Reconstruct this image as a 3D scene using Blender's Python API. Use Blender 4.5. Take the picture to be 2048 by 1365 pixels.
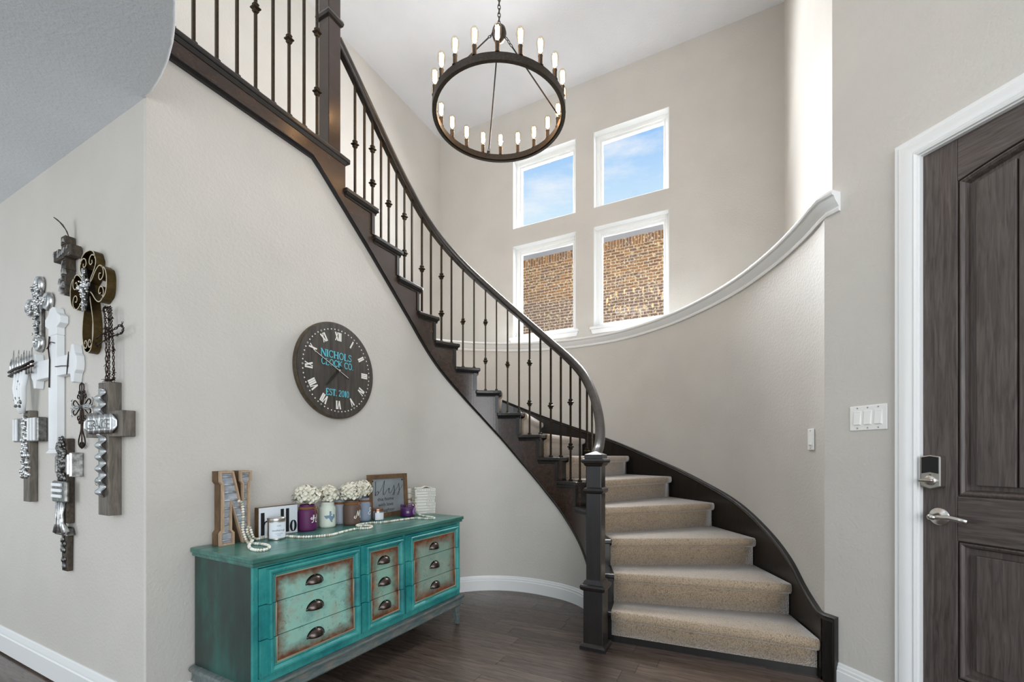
import bpy, bmesh, math, random
from mathutils import Vector, Matrix

for o in list(bpy.data.objects): bpy.data.objects.remove(o, do_unlink=True)
scene = bpy.context.scene
COL = scene.collection
R = math.radians
rnd = random.Random(7)

# ------------------------------------------------------------------ camera, world, light, exposure
YAW = R(27.2)
CAM = (0.0, 0.0, 1.165)
cd = bpy.data.cameras.new('camera'); cam = bpy.data.objects.new('camera', cd); COL.objects.link(cam)
cam.location = CAM; cam.rotation_euler = (R(90), 0, YAW - R(90))
cd.sensor_width = 36.0; cd.lens = 880.0 / 2048 * 36; cd.shift_y = (912 - 682.5) / 2048
cd.clip_start = 0.02; cd.clip_end = 200
scene.camera = cam

w = bpy.data.worlds.new('sky'); scene.world = w; w.use_nodes = True
nt = w.node_tree; nt.nodes.clear()
def wn(t, **k):
    n = nt.nodes.new(t)
    for a, b in k.items(): setattr(n, a, b)
    return n
tc = wn('ShaderNodeTexCoord'); sep = wn('ShaderNodeSeparateXYZ'); nt.links.new(tc.outputs['Generated'], sep.inputs[0])
rp = wn('ShaderNodeValToRGB'); nt.links.new(sep.outputs[2], rp.inputs[0])
els = rp.color_ramp.elements
els[0].position = 0.0; els[0].color = (.62, .70, .74, 1)
els[1].position = 1.0; els[1].color = (.06, .22, .62, 1)
for p, c in ((.30, (.78, .90, 1.0, 1)), (.47, (.66, .86, 1.0, 1)), (.62, (.20, .49, .95, 1))):
    e = els.new(p); e.color = c
mp = wn('ShaderNodeMapping'); mp.inputs['Scale'].default_value = (2.2, 2.2, 9.0); mp.inputs['Rotation'].default_value = (.25, .1, .4)
nt.links.new(tc.outputs['Generated'], mp.inputs[0])
nz = wn('ShaderNodeTexNoise'); nz.inputs['Scale'].default_value = 2.4; nz.inputs['Detail'].default_value = 7; nz.inputs['Roughness'].default_value = .62
nt.links.new(mp.outputs[0], nz.inputs['Vector'])
cr = wn('ShaderNodeValToRGB'); cr.color_ramp.elements[0].position = .47; cr.color_ramp.elements[1].position = .8
nt.links.new(nz.outputs[0], cr.inputs[0])
mx = wn('ShaderNodeMix', data_type='RGBA'); nt.links.new(cr.outputs[0], mx.inputs[0])
nt.links.new(rp.outputs[0], mx.inputs[6]); mx.inputs[7].default_value = (.95, .97, 1, 1)
bg = wn('ShaderNodeBackground'); bg.inputs[1].default_value = 1.0; nt.links.new(mx.outputs[2], bg.inputs[0])
wo = wn('ShaderNodeOutputWorld'); nt.links.new(bg.outputs[0], wo.inputs[0])

def area(name, loc, target, sx, sy, power, col):
    d = bpy.data.lights.new(name, 'AREA'); d.shape = 'RECTANGLE'; d.size = sx; d.size_y = sy; d.energy = power; d.color = col
    o = bpy.data.objects.new(name, d); COL.objects.link(o); o.location = loc
    o.rotation_euler = (Vector(target) - Vector(loc)).to_track_quat('-Z', 'Y').to_euler()
    return o
# added fill lamps behind the camera, in the hall and upstairs; no windows there
area('fill_behind_camera', (-2.4, -2.6, 1.8), (2.2, 2.2, 3.0), 4.5, 3.0, 182, (.96, .98, 1.0))
area('fill_cross_wall', (-2.2, 4.4, 1.5), (.95, 3.2, 1.7), 1.6, 1.8, 34, (.98, .99, 1.0))  # added lamp to brighten the wall of crosses and low ceiling
area('fill_upstairs', (-2.2, 3.0, 4.5), (2.6, 2.0, 3.6), 1.6, 1.5, 38, (1.0, .98, .95))  # added fill above the landing, out of view
# daylight entering through the four stair windows
area('daylight_stair_windows', (5.95, 1.72, 4.3), (3.0, 1.25, 1.0), 2.0, 1.7, 680, (.95, .975, 1.0))

vs = scene.view_settings
vs.view_transform = 'Standard'; vs.look = 'None'; vs.gamma = 1.0; vs.use_curve_mapping = False; vs.exposure = 0.0

# ------------------------------------------------------------------ helpers
class MB:
    def __init__(s): s.v = []; s.f = []
    def add(s, vs, fs):
        b = len(s.v); s.v += [tuple(p) for p in vs]; s.f += [tuple(i + b for i in q) for q in fs]; return s
    def box(s, x0, x1, y0, y1, z0, z1, M=None):
        p = [(x0,y0,z0),(x1,y0,z0),(x1,y1,z0),(x0,y1,z0),(x0,y0,z1),(x1,y0,z1),(x1,y1,z1),(x0,y1,z1)]
        if M: p = [tuple(M @ Vector(q)) for q in p]
        return s.add(p, [(0,3,2,1),(4,5,6,7),(0,1,5,4),(1,2,6,5),(2,3,7,6),(3,0,4,7)])
    def frus(s, cx, cy, z0, z1, h0, h1, g0=None, g1=None, dx=0, dy=0):
        g0 = h0 if g0 is None else g0; g1 = h1 if g1 is None else g1
        p = [(cx-h0,cy-g0,z0),(cx+h0,cy-g0,z0),(cx+h0,cy+g0,z0),(cx-h0,cy+g0,z0),(cx+dx-h1,cy+dy-g1,z1),(cx+dx+h1,cy+dy-g1,z1),(cx+dx+h1,cy+dy+g1,z1),(cx+dx-h1,cy+dy+g1,z1)]
        return s.add(p, [(0,3,2,1),(4,5,6,7),(0,1,5,4),(1,2,6,5),(2,3,7,6),(3,0,4,7)])
    def prism(s, poly, d0, d1, fn):          # polygon (u,v) pulled from h=d0 to h=d1, fn(u,v,h)->xyz
        n = len(poly)
        vs = [fn(u, v, d0) for u, v in poly] + [fn(u, v, d1) for u, v in poly]
        return s.add(vs, [tuple(range(n-1,-1,-1)), tuple(range(n,2*n))] + [(i,(i+1)%n,(i+1)%n+n,i+n) for i in range(n)])
    def sweep(s, path, sec, keepz=False, caps=True, closed=False, openSec=False):
        P = [Vector(p) for p in path]; n = len(P); m = len(sec); rings = []
        for i in range(n):
            if closed: T = P[(i+1)%n] - P[i-1]
            else:
                a = (P[i]-P[i-1]).normalized() if i > 0 else None; b = (P[i+1]-P[i]).normalized() if i < n-1 else None
                T = (a or b) if (a is None or b is None) else a + b
            T.normalize()
            Th = Vector((T.x, T.y, 0))
            S = Th.cross(Vector((0,0,1))) if Th.length > 1e-5 else Vector((1,0,0))
            S.normalize()
            U = Vector((0,0,1)) if keepz else S.cross(T)
            k = 1.0
            if keepz and not closed and 0 < i < n-1:
                c = max(.35, S.dot(((P[i]-P[i-1]).cross(Vector((0,0,1)))).normalized())); k = 1 / c
            rings.append([P[i] + S * (a_ * k) + U * b_ for a_, b_ in sec])
        vs = [tuple(q) for r_ in rings for q in r_]; fs = []
        for i in range(n if closed else n-1):
            j = (i+1) % n
            for k in range(m-1 if openSec else m):
                l = (k+1) % m; fs.append((i*m+k, j*m+k, j*m+l, i*m+l))
        if caps and not closed and not openSec: fs += [tuple(range(m)), tuple(range((n-1)*m+m-1, (n-1)*m-1, -1))]
        return s.add(vs, fs)
    def tube(s, path, r, n=6, closed=False):
        P = [Vector(p) for p in path]; N = len(P); rings = []; prev = None
        for i in range(N):
            T = (P[(i+1)%N]-P[i-1]) if closed else (P[min(i+1,N-1)] - P[max(i-1,0)])
            T.normalize()
            if prev is None:
                ref = Vector((0,0,1)) if abs(T.z) < .9 else Vector((1,0,0)); A = T.cross(ref).normalized()
            else:
                A = (prev - T * prev.dot(T)); A = A.normalized() if A.length > 1e-6 else T.orthogonal().normalized()
            prev = A; B = T.cross(A); rr = r[i] if isinstance(r, (list, tuple)) else r
            rings.append([P[i] + A*math.cos(2*math.pi*k/n)*rr + B*math.sin(2*math.pi*k/n)*rr for k in range(n)])
        vs = [tuple(q) for g in rings for q in g]; fs = []
        for i in range(N if closed else N-1):
            j = (i+1)%N
            for k in range(n): fs.append((i*n+k, i*n+(k+1)%n, j*n+(k+1)%n, j*n+k))
        if not closed: fs += [tuple(range(n-1,-1,-1)), tuple(range((N-1)*n, N*n))]
        return s.add(vs, fs)
    def lathe(s, prof, n=24, c=(0,0,0), cap=True):
        vs = []; fs = []; m = len(prof)
        for i in range(n):
            a = 2*math.pi*i/n
            for r_, z in prof: vs.append((c[0]+r_*math.cos(a), c[1]+r_*math.sin(a), c[2]+z))
        for i in range(n):
            j = (i+1)%n
            for k in range(m-1): fs.append((i*m+k, j*m+k, j*m+k+1, i*m+k+1))
        if cap:
            if prof[0][0] > 1e-6: fs.append(tuple(i*m for i in range(n-1,-1,-1)))
            if prof[-1][0] > 1e-6: fs.append(tuple(i*m+m-1 for i in range(n)))
        return s.add(vs, fs)
    def grid(s, fn, nu, nv):
        vs = [fn(i/nu, j/nv) for i in range(nu+1) for j in range(nv+1)]
        return s.add(vs, [(i*(nv+1)+j, (i+1)*(nv+1)+j, (i+1)*(nv+1)+j+1, i*(nv+1)+j+1) for i in range(nu) for j in range(nv)])
    def ribbon(s, pts, wd, fn, h0=0, h1=.001, taper=None):
        n = len(pts); L = []; Rr = []
        for i in range(n):
            a = Vector(pts[max(i-1,0)]); b = Vector(pts[min(i+1,n-1)]); t = b - a
            t = t.normalized() if t.length > 1e-9 else Vector((1,0)); nn = Vector((-t.y, t.x))
            ww = (wd[i] if isinstance(wd, (list,tuple)) else wd) / 2; p = Vector(pts[i])
            L.append(p + nn*ww); Rr.append(p - nn*ww)
        vs = [];
        for i in range(n): vs += [fn(L[i].x, L[i].y, h1), fn(Rr[i].x, Rr[i].y, h1), fn(L[i].x, L[i].y, h0), fn(Rr[i].x, Rr[i].y, h0)]
        fs = []
        for i in range(n-1):
            a = 4*i; b = a+4
            fs += [(a, a+1, b+1, b), (a+2, a, b, b+2), (a+1, a+3, b+3, b+1)]
        fs += [(0,2,3,1), (4*n-4, 4*n-3, 4*n-1, 4*n-2)]
        return s.add(vs, fs)
    def mesh(s, name):
        me = bpy.data.meshes.new(name); me.from_pydata(s.v, [], s.f); me.update()
        bm = bmesh.new(); bm.from_mesh(me); bmesh.ops.recalc_face_normals(bm, faces=bm.faces); bm.to_mesh(me); bm.free()
        return me
    def build(s, name, mat, parent=None, smooth=False, bevel=0, solid=0, sub=0, auto=None):
        me = s.mesh(name)
        if mat: me.materials.append(mat)
        return link(name, me, parent, smooth, bevel, solid, sub, auto)

def link(name, me, parent=None, smooth=False, bevel=0, solid=0, sub=0, auto=None):
    o = bpy.data.objects.new(name, me); COL.objects.link(o)
    if parent is not None: o.parent = parent
    if smooth or auto:
        for p in me.polygons: p.use_smooth = True
        if auto: me.set_sharp_from_angle(angle=R(auto))
    if solid: md = o.modifiers.new('solid', 'SOLIDIFY'); md.thickness = abs(solid); md.offset = -1 if solid > 0 else 1
    if bevel: md = o.modifiers.new('bevel', 'BEVEL'); md.width = bevel; md.segments = 2; md.limit_method = 'ANGLE'; md.angle_limit = R(40)
    if sub: md = o.modifiers.new('sub', 'SUBSURF'); md.levels = sub; md.render_levels = sub
    return o
def tag(o, label=None, cat=None, group=None, kind=None):
    if label: o['label'] = label
    if cat: o['category'] = cat
    if group: o['group'] = group
    if kind: o['kind'] = kind
    return o
def thing(name, label, cat, loc=(0,0,0), rz=0, group=None):
    o = bpy.data.objects.new(name, None); COL.objects.link(o); o.location = loc; o.rotation_euler = (0,0,rz); o.empty_display_size = .05
    return tag(o, label, cat, group)
def struct(o, label=None, cat=None): return tag(o, label, cat, kind='structure')
def copy_tree(o, parent=None):
    c = o.copy(); COL.objects.link(c); c.parent = parent
    for ch in list(o.children): copy_tree(ch, c)
    return c
XY = lambda u, v, h: (u, -h, v)         # upright face looking towards -Y
def interp(t, T, V):                     # smooth (monotone-ish Hermite) interpolation
    n = len(T)
    if t <= T[0]: return V[0] + (V[1]-V[0])/(T[1]-T[0])*(t-T[0])
    if t >= T[-1]: return V[-1] + (V[-1]-V[-2])/(T[-1]-T[-2])*(t-T[-1])
    i = max(k for k in range(n-1) if T[k] <= t)
    h = T[i+1]-T[i]; x = (t-T[i])/h; d = (V[i+1]-V[i])/h
    def sl(k):
        if k == 0: return (V[1]-V[0])/(T[1]-T[0])
        if k == n-1: return (V[-1]-V[-2])/(T[-1]-T[-2])
        return (V[k+1]-V[k-1])/(T[k+1]-T[k-1])
    a, b = sl(i), sl(i+1)
    return V[i]*(1+2*x)*(1-x)**2 + V[i+1]*x*x*(3-2*x) + h*(a*x*(1-x)**2 - b*x*x*(1-x))
def lin(t, T, V):
    n = len(T)
    if t <= T[0]: i = 0
    elif t >= T[-1]: i = n-2
    else: i = max(k for k in range(n-1) if T[k] <= t)
    return V[i] + (V[i+1]-V[i])*(t-T[i])/(T[i+1]-T[i])

# ------------------------------------------------------------------ materials
def s2l(c): return tuple(((x/255)/12.92 if x/255 <= .04045 else ((x/255+.055)/1.055)**2.4) for x in c) + (1,)
def base(name, col, rough=.5, metal=0.0, spec=None, coat=0):
    m = bpy.data.materials.new(name); m.use_nodes = True
    b = m.node_tree.nodes['Principled BSDF']
    b.inputs['Base Color'].default_value = s2l(col); b.inputs['Roughness'].default_value = rough; b.inputs['Metallic'].default_value = metal
    if spec is not None: b.inputs['Specular IOR Level'].default_value = spec
    if coat: b.inputs['Coat Weight'].default_value = coat; b.inputs['Coat Roughness'].default_value = .15
    return m, m.node_tree, b
def nd(t, typ, **k):
    n = t.nodes.new(typ)
    for a, v in k.items():
        if a.startswith('_'): setattr(n, a[1:], v)
        else: n.inputs[a.replace('__', ' ')].default_value = v
    return n
def coords(t, scale=(1,1,1), space='Object'):
    c = t.nodes.new('ShaderNodeTexCoord'); m = t.nodes.new('ShaderNodeMapping'); m.inputs['Scale'].default_value = scale
    t.links.new(c.outputs[space], m.inputs[0]); return m.outputs[0]
def noise(t, vec, scale, detail=4, rough=.5, dist=0):
    n = nd(t, 'ShaderNodeTexNoise', Scale=scale, Detail=detail, Roughness=rough, Distortion=dist)
    t.links.new(vec, n.inputs['Vector']); return n.outputs[0]
def ramp(t, fac, stops):
    r = t.nodes.new('ShaderNodeValToRGB'); t.links.new(fac, r.inputs[0]); e = r.color_ramp.elements
    e[0].position, e[0].color = stops[0][0], s2l(stops[0][1]); e[1].position, e[1].color = stops[-1][0], s2l(stops[-1][1])
    for p, c in stops[1:-1]: x = e.new(p); x.color = s2l(c)
    return r.outputs[0]
def mixc(t, fac, a, b, blend='MIX'):
    m = t.nodes.new('ShaderNodeMix'); m.data_type = 'RGBA'; m.blend_type = blend
    if isinstance(fac, (int, float)): m.inputs[0].default_value = fac
    else: t.links.new(fac, m.inputs[0])
    for i, x in ((6, a), (7, b)):
        if isinstance(x, tuple): m.inputs[i].default_value = s2l(x) if len(x) == 3 else x
        else: t.links.new(x, m.inputs[i])
    return m.outputs[2]
def mth(t, op, a, b=None):
    m = t.nodes.new('ShaderNodeMath'); m.operation = op
    for i, x in enumerate((a, b)):
        if x is None: continue
        if isinstance(x, (int, float)): m.inputs[i].default_value = x
        else: t.links.new(x, m.inputs[i])
    return m.outputs[0]
def bump(t, b, h, strength=.3, dist=.002):
    n = nd(t, 'ShaderNodeBump', Strength=strength, Distance=dist); t.links.new(h, n.inputs['Height']); t.links.new(n.outputs[0], b.inputs['Normal'])
def paint(name, col, rough=.5, bsc=55, bst=.35, bd=.004, var=.03, spec=None):
    m, t, b = base(name, col, rough, spec=spec); v = coords(t)
    h = noise(t, v, bsc, 3, .55, .3); bump(t, b, h, bst, bd)
    if var:
        d = tuple(max(0, c*(1-var)) for c in col); u = tuple(min(255, c*(1+var)) for c in col)
        t.links.new(ramp(t, noise(t, v, 2.5, 3), [(.35, d), (.65, u)]), b.inputs['Base Color'])
    return m
def wood(name, dark, light, rough=.35, scale=(14,14,1.2), nscale=3, bst=.12, coat=0, spec=None, rvar=False):
    m, t, b = base(name, dark, rough, coat=coat, spec=spec); v = coords(t, scale)
    n = noise(t, v, nscale, 8, .6, .8); c = ramp(t, n, [(.3, dark), (.7, light)])
    if rvar:
        oi = t.nodes.new('ShaderNodeObjectInfo'); hs = nd(t, 'ShaderNodeHueSaturation'); t.links.new(c, hs.inputs['Color'])
        t.links.new(mth(t, 'ADD', mth(t, 'MULTIPLY', oi.outputs['Random'], .55), .72), hs.inputs['Value']); c = hs.outputs[0]
    t.links.new(c, b.inputs['Base Color']); bump(t, b, n, bst, .002); return m
def metal(name, col, rough=.35, var=0.0, sc=30):
    m, t, b = base(name, col, rough, 1.0)
    if var:
        n = noise(t, coords(t), sc, 5, .6); d = tuple(c*(1-var) for c in col); u = tuple(min(255, c*(1+var)) for c in col)
        t.links.new(ramp(t, n, [(.3, d), (.7, u)]), b.inputs['Base Color']); bump(t, b, n, .15, .002)
    return m
M = {}
WALLC = (205, 201, 194)
M['wall'] = paint('greige_orange_peel_wall', WALLC, .62, 70, .5, .004, .012)
M['ceil'] = paint('white_textured_ceiling', (230, 232, 236), .75, 80, .6, .004, .01)
M['ceil_low'] = paint('grey_white_low_ceiling', (224, 229, 234), .75, 80, .6, .004, .01)
M['trim'] = paint('white_satin_trim', (238, 239, 238), .32, 20, .03, .001, 0)
M['stain'] = wood('espresso_stained_wood', (18, 16, 15), (34, 29, 27), .32, (9, 9, 1.6), 4, .10, coat=.25)
M['stain_fascia'] = wood('espresso_stained_oak_fascia', (30, 20, 15), (66, 44, 33), .27, (3, 9, 9), 4, .16, coat=.35)
M['rail'] = wood('worn_dark_handrail', (38, 34, 31), (62, 56, 51), .28, (6, 6, 6), 3, .06, coat=.3)
M['iron'] = metal('dark_bronze_iron', (66, 58, 48), .42, .12, 60)
M['chand'] = metal('aged_bronze_chandelier', (74, 68, 62), .45, .12, 80)
M['plank'] = wood('dark_walnut_plank', (66, 54, 48), (104, 89, 80), .24, (9, .9, 9), 5, .10, rvar=True)
M['white_plastic'] = base('white_plastic', (243, 243, 240), .3)[0]
M['black'] = base('matte_black', (14, 14, 15), .5)[0]
M['black_gloss'] = base('black_gloss_cover', (10, 12, 16), .08)[0]
M['nickel'] = metal('satin_nickel', (196, 192, 186), .3)
M['dark_metal'] = metal('dark_bronze_strike', (48, 42, 38), .4)
M['white_ink'] = base('white_lettering', (236, 234, 226), .6)[0]
M['cyan_ink'] = base('turquoise_lettering', (92, 196, 214), .6)[0]
M['black_ink'] = base('black_lettering', (20, 20, 22), .6)[0]
M['grey_ink'] = base('grey_lettering', (90, 92, 96), .6)[0]
M['door'] = wood('weathered_dark_mahogany_door', (58, 50, 47), (98, 89, 85), .42, (26, 26, 1.6), 3.5, .3)
M['door_rail'] = wood('weathered_dark_mahogany_door_rail', (58, 50, 47), (98, 89, 85), .42, (2, 2, 26), 3.5, .3)
M['clock'] = wood('weathered_plank_clock_face', (38, 36, 35), (80, 72, 64), .5, (16, 16, 1.2), 3.5, .25)
M['clock_rim'] = wood('brown_clock_rim', (56, 46, 34), (92, 78, 58), .5, (8, 8, 8), 4, .2)

def carpet():
    m, t, b = base('beige_loop_carpet', (170, 146, 118), .6, spec=.35)
    v = coords(t)
    vo = nd(t, 'ShaderNodeTexVoronoi', Scale=150.0); t.links.new(v, vo.inputs['Vector'])
    n2 = noise(t, v, 9, 4)
    c = mixc(t, n2, (204, 184, 158), (178, 156, 130)); c = mixc(t, mth(t, 'MULTIPLY', vo.outputs['Distance'], .8), c, (92, 74, 56))
    t.links.new(c, b.inputs['Base Color']); bump(t, b, mth(t, 'MULTIPLY', vo.outputs['Distance'], -1.0), .45, .005)
    b.inputs['Sheen Weight'].default_value = .75; b.inputs['Sheen Roughness'].default_value = .42
    return m
M['carpet'] = carpet()
def teal(name, rust=None):
    m, t, b = base(name, (52, 140, 130), .38); v = coords(t)
    n1 = noise(t, v, 3.2, 6, .65); n2 = noise(t, coords(t, (40, 40, 5)), 3, 6, .7)
    c = ramp(t, n1, [(.28, (24, 84, 92)), (.45, (40, 134, 134)), (.6, (66, 158, 152)), (.78, (50, 110, 122))])
    c = mixc(t, ramp_f(t, n2, .58, .72), c, (58, 66, 62))
    if rust:
        x0, x1, z0, z1, lightc = rust
        sp = t.nodes.new('ShaderNodeSeparateXYZ'); cc = t.nodes.new('ShaderNodeTexCoord'); t.links.new(cc.outputs['Object'], sp.inputs[0])
        d = mth(t, 'MINIMUM', mth(t, 'MINIMUM', mth(t, 'SUBTRACT', sp.outputs[0], x0), mth(t, 'SUBTRACT', x1, sp.outputs[0])),
                mth(t, 'MINIMUM', mth(t, 'SUBTRACT', sp.outputs[2], z0), mth(t, 'SUBTRACT', z1, sp.outputs[2])))
        d = mth(t, 'ADD', d, mth(t, 'MULTIPLY', mth(t, 'SUBTRACT', noise(t, v, 26, 5, .65), .5), .075))
        c0 = ramp(t, noise(t, v, 14, 5, .6), [(.3, (126, 168, 156)), (.5, lightc), (.72, (158, 176, 160))])
        c0 = mixc(t, ramp_f(t, noise(t, v, 42, 4, .7), .6, .8), c0, (92, 84, 76))
        cb = ramp(t, noise(t, v, 20, 4), [(.3, (84, 50, 36)), (.7, (132, 84, 58) if x0 < .5 else (150, 86, 52))])
        c = mixc(t, ramp_f(t, d, .005, .055 if x0 < .5 else .07), cb, c0)
    t.links.new(c, b.inputs['Base Color']); bump(t, b, n2, .08, .002); return m
def ramp_f(t, fac, a, b_):
    r = t.nodes.new('ShaderNodeMapRange'); r.inputs['From Min'].default_value = a; r.inputs['From Max'].default_value = b_; t.links.new(fac, r.inputs['Value']); return r.outputs[0]
M['tan_bead'] = paint('worn_tan_bead', (150, 142, 120), .45, 30, .1, .001, .12)
M['teal'] = teal('distressed_turquoise_paint')
M['teal_top'] = None
def tealside():
    m, t, b = base('distressed_dark_green_paint', (44, 84, 78), .42); v = coords(t)
    n1 = noise(t, coords(t, (2, 2, 1)), 3.0, 6, .65)
    c = ramp(t, n1, [(.3, (42, 46, 43)), (.5, (38, 64, 58)), (.74, (38, 98, 88))])
    t.links.new(c, b.inputs['Base Color']); bump(t, b, noise(t, coords(t, (40,40,4)), 3, 5), .08, .002); return m
M['teal_side'] = tealside()
def tealtop():
    m, t, b = base('worn_green_top_paint', (64, 108, 98), .3)
    c = ramp(t, noise(t, coords(t, (2, 9, 9)), 3, 6, .65), [(.28, (44, 74, 68)), (.5, (62, 112, 102)), (.7, (74, 136, 126)), (.8, (92, 104, 100))])
    t.links.new(c, b.inputs['Base Color']); return m
M['teal_top'] = tealtop()
def wornrail():
    m, t, b = base('worn_grey_turquoise_molding', (120, 130, 124), .4); v = coords(t)
    c = ramp(t, noise(t, coords(t, (5, 20, 20)), 3, 6, .7), [(.3, (58, 92, 98)), (.5, (100, 112, 110)), (.7, (138, 126, 116)), (.8, (80, 86, 96))])
    t.links.new(c, b.inputs['Base Color']); return m
M['worn'] = wornrail()
def glass(name, tint=(255,255,255), rough=0.0, refl=1.0):
    m = bpy.data.materials.new(name); m.use_nodes = True; t = m.node_tree; t.nodes.clear()
    tr = t.nodes.new('ShaderNodeBsdfTransparent'); tr.inputs[0].default_value = s2l(tint)
    gl = t.nodes.new('ShaderNodeBsdfGlossy'); gl.inputs['Roughness'].default_value = rough
    fr = t.nodes.new('ShaderNodeFresnel'); fr.inputs[0].default_value = 1.45
    mx_ = t.nodes.new('ShaderNodeMixShader'); o = t.nodes.new('ShaderNodeOutputMaterial')
    ge = t.nodes.new('ShaderNodeNewGeometry'); t.links.new(mth(t, 'MULTIPLY', mth(t, 'MULTIPLY', fr.outputs[0], refl), mth(t, 'SUBTRACT', 1.0, ge.outputs['Backfacing'])), mx_.inputs[0]); t.links.new(tr.outputs[0], mx_.inputs[1]); t.links.new(gl.outputs[0], mx_.inputs[2]); t.links.new(mx_.outputs[0], o.inputs[0]); return m
M['pane'] = glass('window_glass', refl=1.0)
M['bulb'] = glass('clear_bulb_glass', (255, 246, 232), .02, 1.2)
def emit(name, col, st):
    m, t, b = base(name, (255, 220, 170), .5); b.inputs['Emission Color'].default_value = s2l(col); b.inputs['Emission Strength'].default_value = st; return m
M['filament'] = emit('glowing_filament', (255, 214, 160), 22)

# ------------------------------------------------------------------ plan of the stair (measured)
C = (2.72, 1.57); RISE = .192; YC = 2.25; LU = .68*math.pi/180; XW = 4.9; ZC = 5.48; ZL = 2.694; YL = 3.62; X0 = .954
TI = [-105,-80,-65,-43,-30,-15,0,45,90]; VI = [.78,.755,.745,.74,.72,.69,.68,.685,.68]
TO = [-93,-88.5,-77,-64,-45,-28,-10,10,30,50,70,90]; VO = [1.99,1.97,1.91,1.875,1.885,1.955,2.05,2.08,2.06,2.02,1.97,1.95]
def ip(t, off=0, z=None):
    if t <= 90: r_ = interp(t, TI, VI) + off; p = (C[0]+r_*math.cos(R(t)), C[1]+r_*math.sin(R(t)))
    else: p = (C[0]-(t-90)*LU, C[1]+.68+off)
    return p if z is None else (p[0], p[1], z)
def op(t, off=0, z=None):
    if t <= 90: r_ = interp(t, TO, VO) + off; p = (C[0]+r_*math.cos(R(t)), C[1]+r_*math.sin(R(t)))
    else: p = (C[0]-(t-90)*LU, C[1]+1.95+off)
    return p if z is None else (p[0], p[1], z)
NI0 = [-90.5,-78.5,-65.5,-51,-36.5,-22.5,-7.3,8.1,22.4,37.5,53.1,69.6,85.1,104.6,125.4,146.5]      # line of the string
NI = [-91.5,-79.8,-67.6,-54.8,-40.8,-25.4,-10.0,5.6,21.6,37.5,53.1,69.6,85.1,104.6,125.4,146.5]
NO = [-88.1,-77.9,-64.4,-48.3,-31.6,-15.8,-.9,12.9,27,41.5,56,71,87,104.6,125.4,146.5]
ZK = [RISE*(k+1) for k in range(16)]
zi = lambda t: lin(t, NI, ZK)
zo = lambda t: lin(t, NO, ZK)
def tx(X): return 90 + (C[0]-X)/LU
def frange(a, b, st):
    n = max(1, int(math.ceil(abs(b-a)/st))); return [a+(b-a)*i/n for i in range(n+1)]

# ------------------------------------------------------------------ setting: floor, ceilings, walls
fl = MB().box(-4.5, 5.2, -4.5, 6.2, -.06, -.012).build('floor', M['plank']); struct(fl, 'dark brown hardwood plank floor', 'floor')
PWID = .127
def plank_mesh(L): return MB().box(0, PWID-.0016, 0, L-.0016, -.012, 0).mesh('plank')
lens = [.55, .75, .95, 1.2]; pm = []
for L in lens:
    me = plank_mesh(L); me.materials.append(M['plank']); pm.append(me)
row = 0; x = -.02
while x < 3.75:
    y = -1.75 + rnd.uniform(-.9, 0)
    while y < 2.6:
        i = rnd.randrange(4)
        o = link('plank', pm[i], fl); o.location = (x, y, 0); y += lens[i]
        md = None
    x += PWID; row += 1

struct(MB().box(-4.5, XW+.15, -4.5, YL+.15, ZC, ZC+.1).build('ceiling', M['ceil']), 'white high ceiling over the stair hall', 'ceiling')
# low ceiling slab with the rounded corner
arc = [(.954, 2.25), (.957, 2.20), (.939, 2.087), (.911, 1.967), (.88, 1.868), (.843, 1.774), (.797, 1.676)]
for a in range(-42, -91, -6): arc.append((.1+.872*math.cos(R(a)), 2.2+.872*math.sin(R(a))))
poly = [(-4.5, 6.2), (-4.5, 1.328)] + arc[::-1] + [(X0+.02, 2.26), (X0+.02, 6.2)]
low = MB().prism(poly, ZL, 3.03, lambda u, v, h: (u, v, h)).build('ceiling_low', M['ceil_low'], bevel=.012, auto=35)
struct(low, 'low grey ceiling with rounded corner', 'ceiling')

def wallbox(name, *a, mat='wall'): return struct(MB().box(*a).build(name, M[mat], bevel=.012))
wallbox('wall_gallery', X0, X0+.1, YC+.002, 6.2, -.012, ZL+.02)
struct(MB().box(-4.5, X0+.1, YL, YL+.1, 3.03, ZC).box(X0+.1, XW+.12, YL, YL+.1, 2.2, ZC).build('wall_upper_left', M['wall']), 'greige wall behind the upstairs balcony', 'wall')
# clock wall and its curve below the stair
zst = lambda t: lin(t, NI0, ZK)
zb = lambda t: zst(t)-.41 if t < 84 else min(2.938, lin(t, [84, tx(2.649), tx(2.229), tx(1.781)], [zst(84)-.41, 2.205, 2.57, 2.938]))
def wallstrip(inner, outer, zt):
    m = MB(); n_ = len(inner); vs_ = []; fs_ = []
    for i in range(n_): vs_ += [(*inner[i], -.012), (*inner[i], zt[i]), (*outer[i], zt[i]), (*outer[i], -.012)]
    for i in range(n_-1):
        a_ = 4*i
        for k in range(4): fs_.append((a_+k, a_+4+k, a_+4+(k+1) % 4, a_+(k+1) % 4))
    fs_ += [(0, 1, 2, 3), (4*n_-1, 4*n_-2, 4*n_-3, 4*n_-4)]
    return m.add(vs_, fs_)
ts = [t for t in frange(tx(X0+.004), 90, 3) + frange(90, -80, 2)[1:] if zb(t) > -.01]
wl = wallstrip([ip(t) for t in ts], [ip(t, .05) for t in ts], [max(0, zb(t)+.02) for t in ts]).build('wall_left', M['wall'], auto=40)
struct(wl, 'greige wall carrying the clock, curving below the stair', 'wall')
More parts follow.
